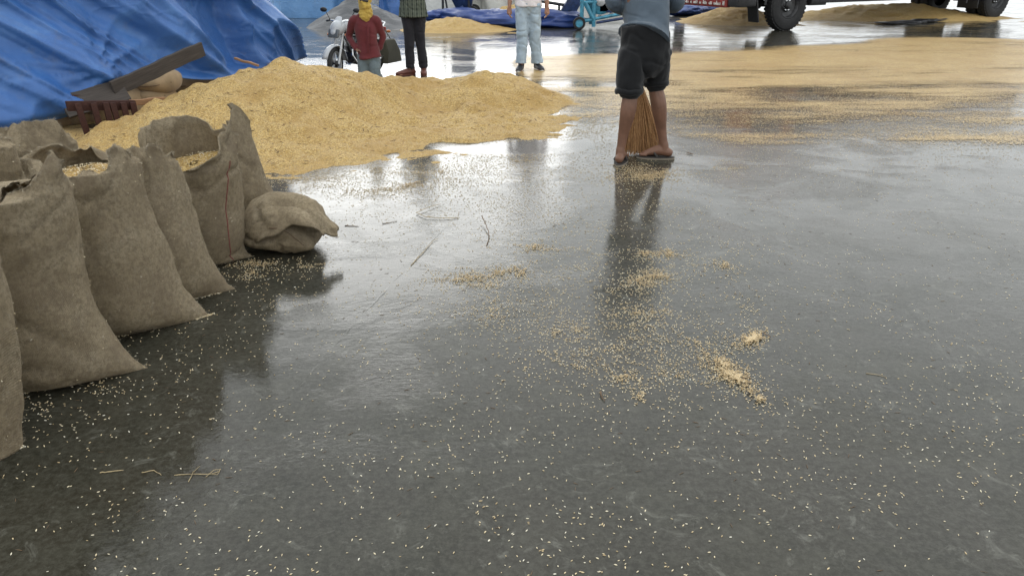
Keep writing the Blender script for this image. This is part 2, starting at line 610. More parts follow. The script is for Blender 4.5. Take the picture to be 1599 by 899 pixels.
# ------------------------------------------------------------------ grain swept thin over the yard
def spread_density(x, y):
    th = np.arctan2(x, y)
    near = 5.45 + 0.60 * vn(x * 0.9, 1.5, 0, 41) + 0.10 * vn(x * 4, y * 4, 0, 42) - 0.55 * sstep(2.5, 5.0, x) + 0.7 * sstep(1.2, 0.2, x)
    far = 13.0 + 0.33 * x + 0.7 * vn(x * 0.5, 3.3, 0, 43)
    d = sstep(near - 0.25, near + 2.4, y) * sstep(far + 1.0, far - 1.8, y)
    d = d * sstep(0.15, 1.0, x + 0.10 * (y - 6.0)) 
    return d
def mat_spread():
    m = MAT['grain'].copy()
    m.name = "paddy_spread_thin"
    n, l = m.node_tree.nodes, m.node_tree.links
    bs = n['Principled BSDF']
    a = n.new('ShaderNodeAttribute')
    a.attribute_name = 'cover'
    tc = n.new('ShaderNodeTexCoord')
    v = n.new('ShaderNodeTexNoise')
    v.inputs['Scale'].default_value = 95
    v.inputs['Detail'].default_value = 2
    l.new(tc.outputs['Object'], v.inputs['Vector'])
    ad = n.new('ShaderNodeMath')
    ad.operation = 'ADD'
    l.new(a.outputs['Fac'], ad.inputs[0])
    l.new(v.outputs['Fac'], ad.inputs[1])
    mr = n.new('ShaderNodeMapRange')
    mr.inputs['From Min'].default_value = 0.97
    mr.inputs['From Max'].default_value = 1.03
    l.new(ad.outputs[0], mr.inputs['Value'])
    l.new(mr.outputs[0], bs.inputs['Alpha'])
    bs.inputs['Roughness'].default_value = 0.5
    bs.inputs['Coat Weight'].default_value = 0.35
    bs.inputs['Coat Roughness'].default_value = 0.25
    return m
def build_spread():
    th = np.linspace(R(-4), R(42), 520)
    r = 5.2 * 1.0050 ** np.arange(255)
    TH, RR = np.meshgrid(th, r)
    X, Y = RR * np.sin(TH), RR * np.cos(TH)
    D = spread_density(X, Y)
    st = fbm(X * 0.55 + 0.12 * Y, Y * 1.7 - 0.25 * X, 0, 51, 4, 0.6)
    st2 = fbm(X * 1.6, Y * 8.0 + 0.4 * X, 0, 55, 3, 0.6)
    far = sstep(8.4, 11.2, Y + 0.1 * X + 0.5 * st)
    cov = (0.49 + 0.18 * far) * sstep(0.0, 0.75, D) + (0.10 * st + 0.05 * st2) * sstep(0.0, 0.3, D) - 0.03 * sstep(1.6, 0.6, X)
    cov = np.where(D < 0.01, 0, np.clip(cov, 0, 0.9))
    Z = 0.0035 + 0.006 * np.clip(cov, 0, 0.8) + 0.003 * far * (1 + vn(X * 9, Y * 9, 0, 59))
    q = grid_quads(len(th), len(r))
    q = q[(cov.ravel()[q] > 0.12).any(1)]
    used = np.unique(q)
    mp = -np.ones(X.size, np.int64)
    mp[used] = np.arange(used.size)
    v = np.stack([X.ravel(), Y.ravel(), Z.ravel()], 1)[used]
    me = npmesh("spread_grain", v, mp[q])
    at_ = me.attributes.new('cover', 'FLOAT', 'POINT')
    at_.data.foreach_set('value', cov.ravel()[used].astype(np.float32))
    o = link("spread_grain", me, mat_spread())
    prop(o, "thin swept layer of paddy grain drying on the wet concrete", "grain", kind='stuff')
build_spread()

# ------------------------------------------------------------------ loose single grains
def grain_mesh(name, P, L=0.0090, tilt=0.25, seed=1, yaw=None, tone_mu=0.55, thin=1.0):
    rng = np.random.default_rng(seed)
    n = len(P)
    prof = [(-0.5, 0.0), (-0.22, 0.85), (0.18, 1.0), (0.5, 0.0)]
    k = 5
    base, faces = [], []
    base.append((-0.5, 0, 0))
    for ax, rr in prof[1:3]:
        for j in range(k):
            t = 2 * math.pi * j / k + 0.3
            base.append((ax, rr * 0.17 * math.cos(t), rr * 0.135 * math.sin(t)))
    base.append((0.5, 0, 0))
    for j in range(k):
        j1 = (j + 1) % k
        faces.append((0, 1 + j1, 1 + j))
        faces.append((1 + j, 1 + j1, 1 + k + j1))
        faces.append((1 + j, 1 + k + j1, 1 + k + j))
        faces.append((2 * k + 1, 1 + k + j, 1 + k + j1))
    B = np.array(base)
    Fc = np.array(faces)
    yw = rng.uniform(0, 2 * np.pi, n) if yaw is None else yaw
    tl = rng.normal(0, tilt, n)
    sc = L * rng.uniform(0.75, 1.2, n)
    fat = rng.uniform(0.85, 1.2, n)
    V = B[None] * np.stack([sc, sc * fat * thin, sc * fat * thin], 1)[:, None, :]
    ct, s_t = np.cos(tl)[:, None], np.sin(tl)[:, None]
    x, y, z = V[..., 0], V[..., 1], V[..., 2]
    x, z = x * ct - z * s_t, x * s_t + z * ct
    cy, sy = np.cos(yw)[:, None], np.sin(yw)[:, None]
    x, y = x * cy - y * sy, x * sy + y * cy
    V = np.stack([x, y, z], 2) + P[:, None, :]
    m = len(B)
    T = (Fc[None] + (np.arange(n) * m)[:, None, None]).reshape(-1, 3)
    me = npmesh(name, V.reshape(-1, 3), None, T)
    a = me.attributes.new('tone', 'FLOAT', 'POINT')
    tone = np.repeat(np.clip(rng.normal(0.0, 0.22, n) + tone_mu, 0, 1), m)
    a.data.foreach_set('value', tone.astype(np.float32))
    return me

def clump(rng, px, py, sx, sy, n, rot=0.0):
    hv = rng.uniform(0.25, 1.75, n)
    a, b = rng.normal(0, sx, n) * hv, rng.normal(0, sy, n) * hv
    wv = vn(a / (sx * 0.8) + px, b / (sy * 0.8) + py, 0, 79)
    a, b = a * (1 + 0.5 * wv), b * (1 - 0.5 * wv) + 0.25 * sy * wv
    c, s = math.cos(rot), math.sin(rot)
    return np.stack([px + a * c - b * s, py + a * s + b * c], 1)
def to_ground(pp):
    a = (pp[:, 0] - 799.5) / FPX
    b = (449.5 - pp[:, 1]) / FPX
    y = math.cos(PITCH) + b * math.sin(PITCH)
    z = -math.sin(PITCH) + b * math.cos(PITCH)
    t = -CAM_H / z
    return np.stack([a * t, y * t], 1)
SACK_FOOT = []      # filled by the sacks: ground ellipses to keep grain out of
def build_loose():
    rng = np.random.default_rng(5)
    S = []
    # even sprinkle over the near concrete, patchy
    n = 36000
    xy = np.stack([rng.uniform(-2.6, 3.4, n), rng.uniform(1.2, 5.6, n)], 1)
    den = 0.40 + 0.45 * sstep(-0.1, 0.7, fbm(xy[:, 0] * 0.9, xy[:, 1] * 0.9, 0, 71, 3)) \
        + 0.30 * np.exp(-(((xy[:, 0] - 0.35) / 0.75) ** 2 + ((xy[:, 1] - 2.75) / 0.75) ** 2)) \
        + 0.55 * sstep(3.3, 4.6, xy[:, 1]) * sstep(1.6, 0.6, xy[:, 0]) * sstep(-1.2, -0.4, xy[:, 0]) \
        + 0.10 * np.exp(-(((xy[:, 0] + 1.25) / 0.5) ** 2 + ((xy[:, 1] - 2.1) / 0.7) ** 2))
    den *= 1 - 0.45 * sstep(-0.5, -1.1, xy[:, 0])
    den *= 1 - 0.7 * sstep(1.0, 1.9, xy[:, 0]) * sstep(2.4, 3.4, xy[:, 1])
    den *= 0.35 + 1.1 * sstep(-0.35, 0.45, fbm(xy[:, 0] * 2.4 + xy[:, 1], xy[:, 1] * 2.6, 0, 73, 3))
    S.append(xy[rng.uniform(0, 1, n) < den * 0.85])
    # drifts and clumps left by the broom
    C = []
    for px, py, sx, sy, k, rt in [
        (740, 432, 26, 6, 300, -0.05), (785, 424, 26, 6, 260, -0.2), (815, 425, 10, 8, 170, 0), (720, 436, 20, 5, 180, 0),
        (760, 445, 25, 4, 130, 0), (835, 386, 18, 3.5, 190, 0.1), (870, 390, 40, 4, 180, 0), (905, 420, 25, 6, 60, 0),
        (1020, 430, 17, 8, 430, -0.1), (1000, 440, 30, 10, 350, 0), (1045, 397, 12, 4, 190, 0.1), (1010, 398, 30, 6, 260, 0),
        (1130, 415, 12, 4, 130, 0.2), (1090, 412, 40, 8, 150, 0), (1000, 480, 40, 30, 700, 0), (1160, 530, 0.1, 0.1, 1, 0),
        (1172, 531, 13, 6, 520, -0.25), (1178, 528, 9, 4, 300, -0.2), (1130, 570, 16, 7, 340, 0.4), (1140, 585, 22, 10, 480, 0.35), (1150, 592, 12, 5, 260, 0.4),
        (1185, 624, 6, 4, 90, 0.6), (1170, 612, 10, 5, 70, 0.5), (1110, 555, 40, 22, 420, 0.5), (1000, 620, 8, 5, 60, 0.4),
        (975, 590, 20, 9, 130, 0), (1050, 580, 40, 25, 380, 0), (900, 560, 70, 35, 500, 0), (1020, 530, 70, 30, 700, 0),
        (870, 500, 80, 40, 620, 0), (770, 480, 60, 35, 420, 0), (960, 560, 60, 40, 420, 0), (690, 450, 50, 30, 200, 0),
        (1170, 480, 25, 20, 90, 0), (870, 519, 9, 4, 45, 0), (905, 517, 8, 4, 45, 0), (770, 490, 9, 14, 70, 0),
        (1010, 277, 26, 4, 900, 0.0), (1030, 270, 22, 5, 500, 0), (1140, 262, 22, 8, 250, 0), (985, 262, 30, 12, 500, 0),
        (500, 290, 60, 12, 700, 0), (600, 297, 35, 4, 500, -0.05), (640, 290, 25, 5, 500, -0.2), (560, 300, 50, 10, 600, 0),
        (700, 285, 60, 14, 700, 0), (820, 255, 60, 16, 900, -0.1), (900, 225, 40, 18, 900, 0), (930, 205, 30, 15, 700, 0),
        (660, 268, 70, 7, 1100, 0), (480, 280, 50, 5, 700, 0), (800, 235, 50, 10, 900, -0.3), (600, 330, 80, 25, 350, 0), (800, 340, 90, 40, 400, 0),
        (150, 600, 40, 14, 150, -0.1), (60, 640, 40, 20, 110, 0), (390, 425, 18, 10, 200, 0), (400, 412, 30, 5, 260, 0),
        (420, 470, 30, 25, 60, 0), (480, 415, 25, 9, 120, 0), (95, 590, 50, 4, 160, -0.15)]:
        C.append(clump(rng, px, py, sx, sy, int(k * (0.85 if sx >= 35 else 1.3)), rt))
    cxy = to_ground(np.concatenate(C))
    S.append(cxy)
    xy = np.concatenate(S)
    # grain lying singly between the swept layer and the bare concrete
    n = 90000
    q = np.stack([rng.uniform(0.0, 8.5, n), rng.uniform(5.0, 10.5, n)], 1)
    d = spread_density(q[:, 0], q[:, 1])
    st = fbm(q[:, 0] * 0.8, q[:, 1] * 4.0, 0, 77, 3)
    q = q[rng.uniform(0, 1, n) < np.clip(0.04 + d * (0.75 + 0.7 * st), 0, 0.8) * sstep(10.5, 7.5, q[:, 1])]
    xy = np.concatenate([xy, q])
    # skirt of the heap
    n = 60000
    q = np.stack([rng.uniform(-3.2, 1.6, n), rng.uniform(4.6, 9.2, n)], 1)
    hz = heap_z(q[:, 0], q[:, 1], False)
    q = q[(hz < 0.06) & (hz > -0.0295) & (rng.uniform(0, 1, n) < 0.8)]
    xy = np.concatenate([xy, q])
    ok = np.ones(len(xy), bool)
    for cx, cy, hw, hd, yw in SACK_FOOT:
        dx, dy = xy[:, 0] - cx, xy[:, 1] - cy
        u, v = dx * math.cos(yw) + dy * math.sin(yw), -dx * math.sin(yw) + dy * math.cos(yw)
        ok &= ((u / hw) ** 2 + (v / hd) ** 2) > 1.0
    xy = xy[ok]
    # crowding lifts grains onto each other
    cell = np.floor(xy / 0.012).astype(np.int64)
    key = cell[:, 0] * 100003 + cell[:, 1]
    order = np.argsort(key, kind='stable')
    ks = key[order]
    first = np.concatenate([[True], ks[1:] != ks[:-1]])
    idx = np.arange(len(ks))
    start = np.maximum.accumulate(np.where(first, idx, 0))
    rank = np.empty(len(ks))
    rank[order] = idx - start
    hz = np.maximum(heap_z(xy[:, 0], xy[:, 1]), 0)
    z = 0.0012 + np.minimum(rank, 5) * 0.0018 + hz
    o = link("scattered_grain", grain_mesh("scattered_grain", np.stack([xy[:, 0], xy[:, 1], z], 1), tone_mu=np.where(rank > 0, 0.12, 0.52) - 0.25 * sstep(3.5, 6.0, xy[:, 1])), MAT['loose'], smooth=True)
    prop(o, "single pale paddy grains scattered over the wet concrete", "grain", kind='stuff')
# ------------------------------------------------------------------ jute sacks
NA = 72
ANG = np.arange(NA) * 2 * np.pi / NA
def per(ctrl):
    """periodic smooth interpolation of {angle in degrees: value} at ANG"""
    a = np.array(sorted(ctrl)) * np.pi / 180
    v = np.array([ctrl[k] for k in sorted(ctrl)], float)
    a2 = np.concatenate([a - 2 * np.pi, a, a + 2 * np.pi])
    v2 = np.concatenate([v, v, v])
    out = np.interp(ANG, a2, v2)
    i = np.clip(np.searchsorted(a2, ANG, 'right') - 1, 0, len(a2) - 2)
    t = (ANG - a2[i]) / (a2[i + 1] - a2[i])
    s = t * t * (3 - 2 * t)
    return v2[i] * (1 - 0.5 * s - 0.5 * t) + v2[i + 1] * (0.5 * s + 0.5 * t)

def catmull(tab, n):
    """rows of level parameters -> n smooth rows"""
    tab = np.asarray(tab, float)
    m = len(tab)
    u = np.linspace(0, m - 1, n)
    i = np.clip(np.floor(u).astype(int), 0, m - 2)
    t = (u - i)[:, None]
    p0, p1, p2, p3 = tab[np.maximum(i - 1, 0)], tab[i], tab[i + 1], tab[np.minimum(i + 2, m - 1)]
    return 0.5 * ((2 * p1) + (-p0 + p2) * t + (2 * p0 - 5 * p1 + 4 * p2 - p3) * t * t + (-p0 + 3 * p1 - 3 * p2 + p3) * t ** 3)

def sack(label, Yc, yaw, levels, rim, flare=None, fill=-0.03, seed=0, stripe=None, nrm=9, wr=0.015, group="jute sacks standing in rows", fibres=2600, drop=None, tilt_fill=(0, 0), thick=0.006):
    """levels: (py, px of right outline, half width, half depth, point) from the ground up"""
    p0 = at(levels[0][1] - 60, levels[0][0], Yc)
    az = math.atan2(p0.x, Yc)
    v = np.array([math.sin(az), math.cos(az)])
    e = np.array([v[1], -v[0]])
    d = np.array([math.cos(yaw), math.sin(yaw)])
    nrml = np.array([-d[1], d[0]])
    rows = []
    for py, px, hw, hd, pt in levels:
        # support of the pointed oval towards the right outline
        aa = np.linspace(0, 2 * np.pi, 180)
        k = pt
        ex = np.cos(aa)[:, None] * d * hw + (np.sign(np.sin(aa)) * np.abs(np.sin(aa)) ** (1 + k))[:, None] * nrml * hd
        s = (ex @ e).max()
        rp = at(px, py, Yc + e[1] * s)
        c = np.array([rp.x, rp.y]) - e * s
        rows.append((c[0], c[1], max(rp.z, 0.0), hw, hd, pt))
    rows[0] = rows[0][:2] + (0.0,) + rows[0][3:]
    nb = 44
    rw = catmull(rows, nb)
    rw[:, 2] = np.maximum(rw[:, 2], 0)
    cA, sA = np.cos(ANG), np.sin(ANG)
    V = []
    for cx, cy, z, hw, hd, pt in rw:
        pt = max(pt, 0)
        lx = cA * hw
        ly = np.sign(sA) * np.abs(sA) ** (1 + pt) * hd
        V.append(np.stack([cx + lx * d[0] + ly * nrml[0], cy + lx * d[1] + ly * nrml[1], np.full(NA, z)], 1))
    cx, cy, zs, hw, hd, pt = rw[-1]
    slope = (rw[-1] - rw[-5]) / 4.0
    dz = per(rim) + 0.030 * vn(cA * 3 + 9, sA * 3, seed, 101) + 0.006 * vn(cA * 8, sA * 8, seed, 103)
    fl = per(flare) if flare else np.ones(NA)
    top = V[-1].copy()
    cen = np.array([cx, cy])
    outer, inner = [], []
    for i in range(1, nrm + 1):
        f = i / nrm
        sc = 1 + (fl - 1) * f ** 1.4
        xy = cen + slope[:2] * f * 3.0 + (top[:, :2] - cen) * sc[:, None]
        fold = f * (0.040 * vn(cA * 2.6 + seed, sA * 2.6, f * 1.3, 105) + 0.026 * vn(cA * 5 + seed, sA * 6, f * 1.8, 106))
        nr = (top[:, :2] - cen) / (np.linalg.norm(top[:, :2] - cen, axis=1)[:, None] + 1e-6)
        xy = xy + nr * fold[:, None]
        outer.append(np.concatenate([xy, (zs + dz * f)[:, None]], 1))
    V += outer
    V = np.array(V)                         # rows x NA x 3
    # wrinkles and slumped bulges
    P = V.reshape(-1, 3)
    cent = np.repeat(np.concatenate([rw[:, :2], np.repeat(rw[-1:, :2], nrm, 0)]), NA, 0) if False else np.concatenate([np.repeat(rw[:, :2], NA, 0), np.repeat(rw[-1:, :2], nrm * NA, 0)])
    nr = P[:, :2] - cent
    rl = np.linalg.norm(nr, axis=1)[:, None] + 1e-6
    nr = nr / rl
    sx = seed * 3.7
    w = wr * (1.3 * vn(P[:, 0] * 4 + sx, P[:, 1] * 4, P[:, 2] * 3.2, 111) + 0.6 * vn(P[:, 0] * 11 + sx, P[:, 1] * 11, P[:, 2] * 7, 112)
              + 0.30 * vn(P[:, 0] * 30 + sx, P[:, 1] * 30, P[:, 2] * 16, 113))
    cr = 1 - np.abs(vn(P[:, 0] * 5 + P[:, 2] * 4 + sx, P[:, 1] * 5 - P[:, 2] * 5, sx, 114))
    w = w - wr * 0.9 * sstep(0.86, 1.0, cr)
    k = sstep(0.0, 0.05, P[:, 2]) * 0.85 + 0.15
    P[:, :2] += nr * (w * k)[:, None]
    if drop is not None:
        P[:, 2] += drop(P)
    P[:, 2] = np.maximum(P[:, 2], 0.0)
    V = P.reshape(-1, NA, 3)
    nro = V.shape[0]
    # inside of the mouth
    ctop = np.array([cx, cy])
    inn = []
    rimrow = V[-1]
    n_in = 8
    base_in = V[nb - 6]
    zin = zs + fill
    for i in range(0, n_in + 1):
        f = i / n_in
        src = V[-1 - min(int(round(f * (nrm + 3))), nro - 1)]
        off = src[:, :2] - ctop
        rr = np.linalg.norm(off, axis=1)[:, None] + 1e-6
        xy = src[:, :2] - off / rr * thick
        zz = src[:, 2] * 1.0
        if i == 0: zz = zz - 0.001
        inn.append(np.concatenate([xy, zz[:, None]], 1))
    VV = np.concatenate([V, np.array(inn)], 0)
    me = npmesh("cloth", VV.reshape(-1, 3), grid_quads(NA, VV.shape[0], True))
    loc = (rw[0, 0], rw[0, 1], 0)
    root = thing("jute_sack", label, "sack", loc, group)
    link("cloth", me, MAT['jute'], root)
    # grain in the mouth
    nf = 10
    fv = [np.array([[cx, cy, 0]])]
    lip = inn[-1]
    pts = []
    for j in range(1, nf + 1):
        f = j / nf * .95
        xy = ctop + (lip[:, :2] - ctop) * f
        pts.append(np.concatenate([xy, np.zeros((NA, 1))], 1))
    allp = np.concatenate(fv + pts)
    rr = np.concatenate([[0], np.repeat(np.arange(1, nf + 1) / nf, NA)])
    allp[:, 2] = zin + 0.03 * (1 - rr ** 2) + 0.006 * vn(allp[:, 0] * 25, allp[:, 1] * 25, seed, 121) + tilt_fill[0] * (allp[:, 0] - cx) + tilt_fill[1] * (allp[:, 1] - cy)
    tr = [(0, 1 + i, 1 + (i + 1) % NA) for i in range(NA)]
    qd = grid_quads(NA, nf, True) + 1
    link("grain_fill", npmesh("grain_fill", allp, qd, tr), MAT['grain'], root)
    SACK_FOOT.append((rw[0, 0], rw[0, 1], rw[0, 3] * 0.98, max(rw[1, 4], rw[2, 4]) * 0.9, yaw))
    rng = np.random.default_rng(200 + seed)
    # a few grains caught on the cloth and a line of grain along the foot
    ii = rng.integers(2, nro - 2, 70)
    jj = rng.integers(0, NA, 70)
    a = rng.uniform(0, 1, (70, 1))
    gp_ = V[ii, jj] * (1 - a) + V[ii, (jj + 1) % NA] * a
    off = gp_[:, :2] - ctop
    gp_[:, :2] += off / (np.linalg.norm(off, axis=1)[:, None] + 1e-6) * 0.002
    nft = 520
    j = rng.integers(0, NA, nft)
    a = rng.uniform(0, 1, (nft, 1))
    ft = V[1, j] * (1 - a) + V[1, (j + 1) % NA] * a
    off = ft[:, :2] - rw[0, :2]
    ft[:, :2] += off / (np.linalg.norm(off, axis=1)[:, None] + 1e-6) * np.abs(rng.normal(0.004, 0.009, (nft, 1)))
    ft[:, 2] = np.abs(rng.normal(0.002, 0.003, nft))
    keep = vn(ft[:, 0] * 9, ft[:, 1] * 9, 0, 131) > -0.25
    # grain lying on top of the fill
    m = 420
    ra, ta = np.sqrt(rng.uniform(0, 1, m)) * 0.92, rng.integers(0, NA, m)
    gx = ctop + (lip[ta, :2] - ctop) * ra[:, None]
    gz = zin + 0.03 * (1 - ra ** 2) + 0.004 + tilt_fill[0] * (gx[:, 0] - cx) + tilt_fill[1] * (gx[:, 1] - cy)
    allg = np.concatenate([gp_, ft[keep], np.concatenate([gx, gz[:, None]], 1)])
    o = link("clinging_grain", grain_mesh("clinging_grain", allg, tilt=0.7, seed=300 + seed), MAT['loose'], root)
    o['kind'] = 'stuff'
    # loose jute fibres standing off the weave
    if fibres:
        ii = rng.integers(1, nro - 1, fibres)
        ii = np.where(rng.uniform(0, 1, fibres) < 0.25, nro - 1, ii)
        jj = rng.integers(0, NA, fibres)
        a = rng.uniform(0, 1, (fibres, 1))
        b = V[ii, jj] * (1 - a) + V[ii, (jj + 1) % NA] * a
        off = b[:, :2] - ctop
        n2 = np.concatenate([off / (np.linalg.norm(off, axis=1)[:, None] + 1e-6), rng.normal(0, 0.5, (fibres, 1))], 1)
        dirn = n2 + rng.normal(0, 0.75, (fibres, 3))
        dirn /= np.linalg.norm(dirn, axis=1)[:, None]
        side = np.cross(dirn, rng.normal(0, 1, (fibres, 3)))
        side /= np.linalg.norm(side, axis=1)[:, None]
        Ln = rng.uniform(0.006, 0.022, (fibres, 1))
        wv = 0.00045
        mid = b + dirn * Ln * 0.55 + side * Ln * 0.12
        tip = b + dirn * Ln
        fvv = np.stack([b - side * wv, b + side * wv, mid + side * wv * 0.8, mid - side * wv * 0.8, tip], 1).reshape(-1, 3)
        s5 = (np.arange(fibres) * 5)[:, None]
        fq = s5 + np.array([[0, 1, 2, 3]])
        ft_ = s5 + np.array([[3, 2, 4]])
        o = link("loose_fibre", npmesh("loose_fibre", fvv, fq, ft_), MAT['fibre'], root)
        o['kind'] = 'stuff'
    # woven stripe running up the side
    if stripe is not None:
        ang, r0, r1 = stripe
        js = np.linspace(ang[0], ang[1], 40) / 360 * NA
        rr = np.linspace(r0, r1, 40) * (nro - 1)
        pts = []
        for jf, rf in zip(js, rr):
            i0, j0 = int(rf), int(jf) % NA
            i1, j1 = min(i0 + 1, nro - 1), (j0 + 1) % NA
            fr, fj = rf - i0, jf - int(jf)
            p = (V[i0, j0] * (1 - fj) + V[i0, j1] * fj) * (1 - fr) + (V[i1, j0] * (1 - fj) + V[i1, j1] * fj) * fr
            o2 = p[:2] - rw[min(i0, nb - 1), :2]
            p = p.copy()
            p[:2] += o2 / (np.linalg.norm(o2) + 1e-6) * 0.0006
            pts.append(p)
        MB().tube(pts, 0.0026, 6).build("woven_stripe", MAT['thread'], root, label="faded red woven stripe")
    return root, V, rw

Y25 = R(25)
SACKS = {}
# nearest, cut by the left edge of the picture
SACKS['A'] = sack("jute sack nearest the camera, cut off by the left edge of the picture", 1.98, R(8),
    [(690, 24, 0.20, 0.05, .5), (672, 29, 0.21, 0.14, .2), (630, 30, 0.205, 0.17, 0), (560, 25, 0.20, 0.18, 0), (480, 14, 0.195, 0.18, 0), (400, -4, 0.19, 0.17, 0), (340, -24, .18, .16, 0)],
    {0: .06, 90: .05, 180: .10, 270: .02}, seed=1)
SACKS['B'] = sack("big jute sack with a peaked ragged mouth, second from the left edge", 2.42, R(22),
    [(571, 229, 0.285, 0.035, 1.0), (556, 213, 0.275, 0.10, .8), (530, 187, 0.262, 0.155, .3), (490, 157, 0.245, 0.178, 0), (440, 135, 0.232, 0.185, 0), (380, 122, 0.225, 0.185, 0), (325, 114, 0.218, 0.18, 0), (288, 106, 0.205, 0.165, 0)],
    {0: .07, 345: .125, 325: .10, 20: .04, 60: .0, 120: .0, 180: .02, 240: .03, 270: .0, 300: .02}, {0: .84, 335: .78, 60: .30, 90: .08, 120: .28, 180: .95, 225: .78, 270: .60, 310: .70}, fill=-.08, seed=2)
SACKS['C'] = sack("jute sack with one upright pointed corner and a dark red stripe inside its folded mouth", 2.86, R(28),
    [(493, 327, 0.275, 0.03, 1.0), (482, 312, 0.268, 0.09, .8), (458, 291, 0.252, 0.145, .3), (425, 272, 0.238, 0.172, 0), (375, 254, 0.226, 0.178, 0), (320, 239, 0.218, 0.178, 0), (275, 229, 0.208, 0.172, 0), (252, 222, 0.198, 0.160, 0)],
    {0: .02, 330: .085, 310: .06, 270: -.01, 225: -.015, 180: .075, 135: .095, 100: .07, 60: .03}, {0: .86, 330: .78, 300: .80, 270: .82, 225: .86, 180: .92, 135: .62, 90: .5, 45: .6}, fill=-.03, seed=3, stripe=((150, 128), .985, .90))
SACKS['D'] = sack("narrow jute sack with a twisted peak, third along the front row", 3.16, R(28),
    [(452, 368, 0.265, 0.03, 1.0), (440, 357, 0.255, 0.10, .7), (415, 341, 0.24, 0.15, .2), (375, 321, 0.228, 0.168, 0), (325, 304, 0.215, 0.168, 0), (285, 289, 0.20, 0.16, 0), (255, 277, 0.17, 0.13, 0)],
    {0: .0, 330: .05, 300: .12, 275: .10, 240: .06, 180: .04, 90: .02, 45: .0}, {0: .85, 300: .66, 270: .66, 180: .8, 90: .8}, fill=-.03, seed=4)
SACKS['E'] = sack("wide open jute sack showing grain inside, with a red stripe down its side", 3.62, R(22),
    [(404, 394, 0.25, 0.05, .8), (392, 388, 0.245, 0.13, .4), (365, 380, 0.235, 0.165, 0), (325, 374, 0.226, 0.175, 0), (290, 373, 0.22, 0.175, 0), (262, 374, 0.218, 0.175, 0), (250, 375, .217, .175, 0)],
    {0: .145, 335: .20, 318: .17, 295: .08, 265: .03, 225: .0, 190: .10, 160: .17, 120: .21, 80: .20, 40: .155}, {0: .98, 330: .95, 270: .92, 225: .95, 180: 1.04, 110: 1.0, 60: .96}, fill=-.02, seed=5, stripe=((312, 318), .12, .86), tilt_fill=(.05, .28))
SACKS['F'] = sack("jute sack with a tall thin spire of cloth, behind the open sack", 4.12, R(20),
    [(345, 455, 0.27, 0.05, .8), (330, 448, 0.255, 0.13, .4), (305, 432, 0.235, 0.16, 0), (275, 416, 0.215, 0.165, 0), (245, 404, 0.195, 0.155, 0), (220, 395, 0.17, 0.14, 0)],
    {0: .10, 345: .22, 325: .17, 300: .10, 240: .03, 180: .02, 90: .04, 45: .05}, {0: .86, 340: .72, 300: .8, 180: .9, 90: .9}, fill=-.05, seed=6)
# second row, further left
SACKS['H'] = sack("jute sack with a soft folded top in the back row, nearest the pallet", 3.50, R(12),
    [(430, 190, 0.27, 0.05, .8), (410, 182, 0.26, 0.14, .3), (360, 165, 0.25, 0.18, 0), (300, 145, 0.245, 0.185, 0), (250, 128, 0.24, 0.18, 0), (222, 122, .225, .17, 0)],
    {0: .06, 340: .12, 310: .15, 280: .13, 240: .12, 200: .15, 90: .03, 45: .03}, {0: .85, 310: .7, 270: .55, 240: .6, 180: .9, 90: .5}, fill=-.03, seed=8)
SACKS['I'] = sack("jute sack in the back row at the left edge of the picture", 3.02, R(12),
    [(505, 90, 0.27, 0.05, .8), (480, 80, 0.26, 0.14, .3), (420, 68, 0.25, 0.18, 0), (340, 52, 0.245, 0.185, 0), (270, 38, 0.235, 0.18, 0), (225, 26, .215, .165, 0)],
    {0: .02, 90: .05, 180: .09, 270: .02}, {0: .8, 180: .9}, fill=-.02, seed=9)

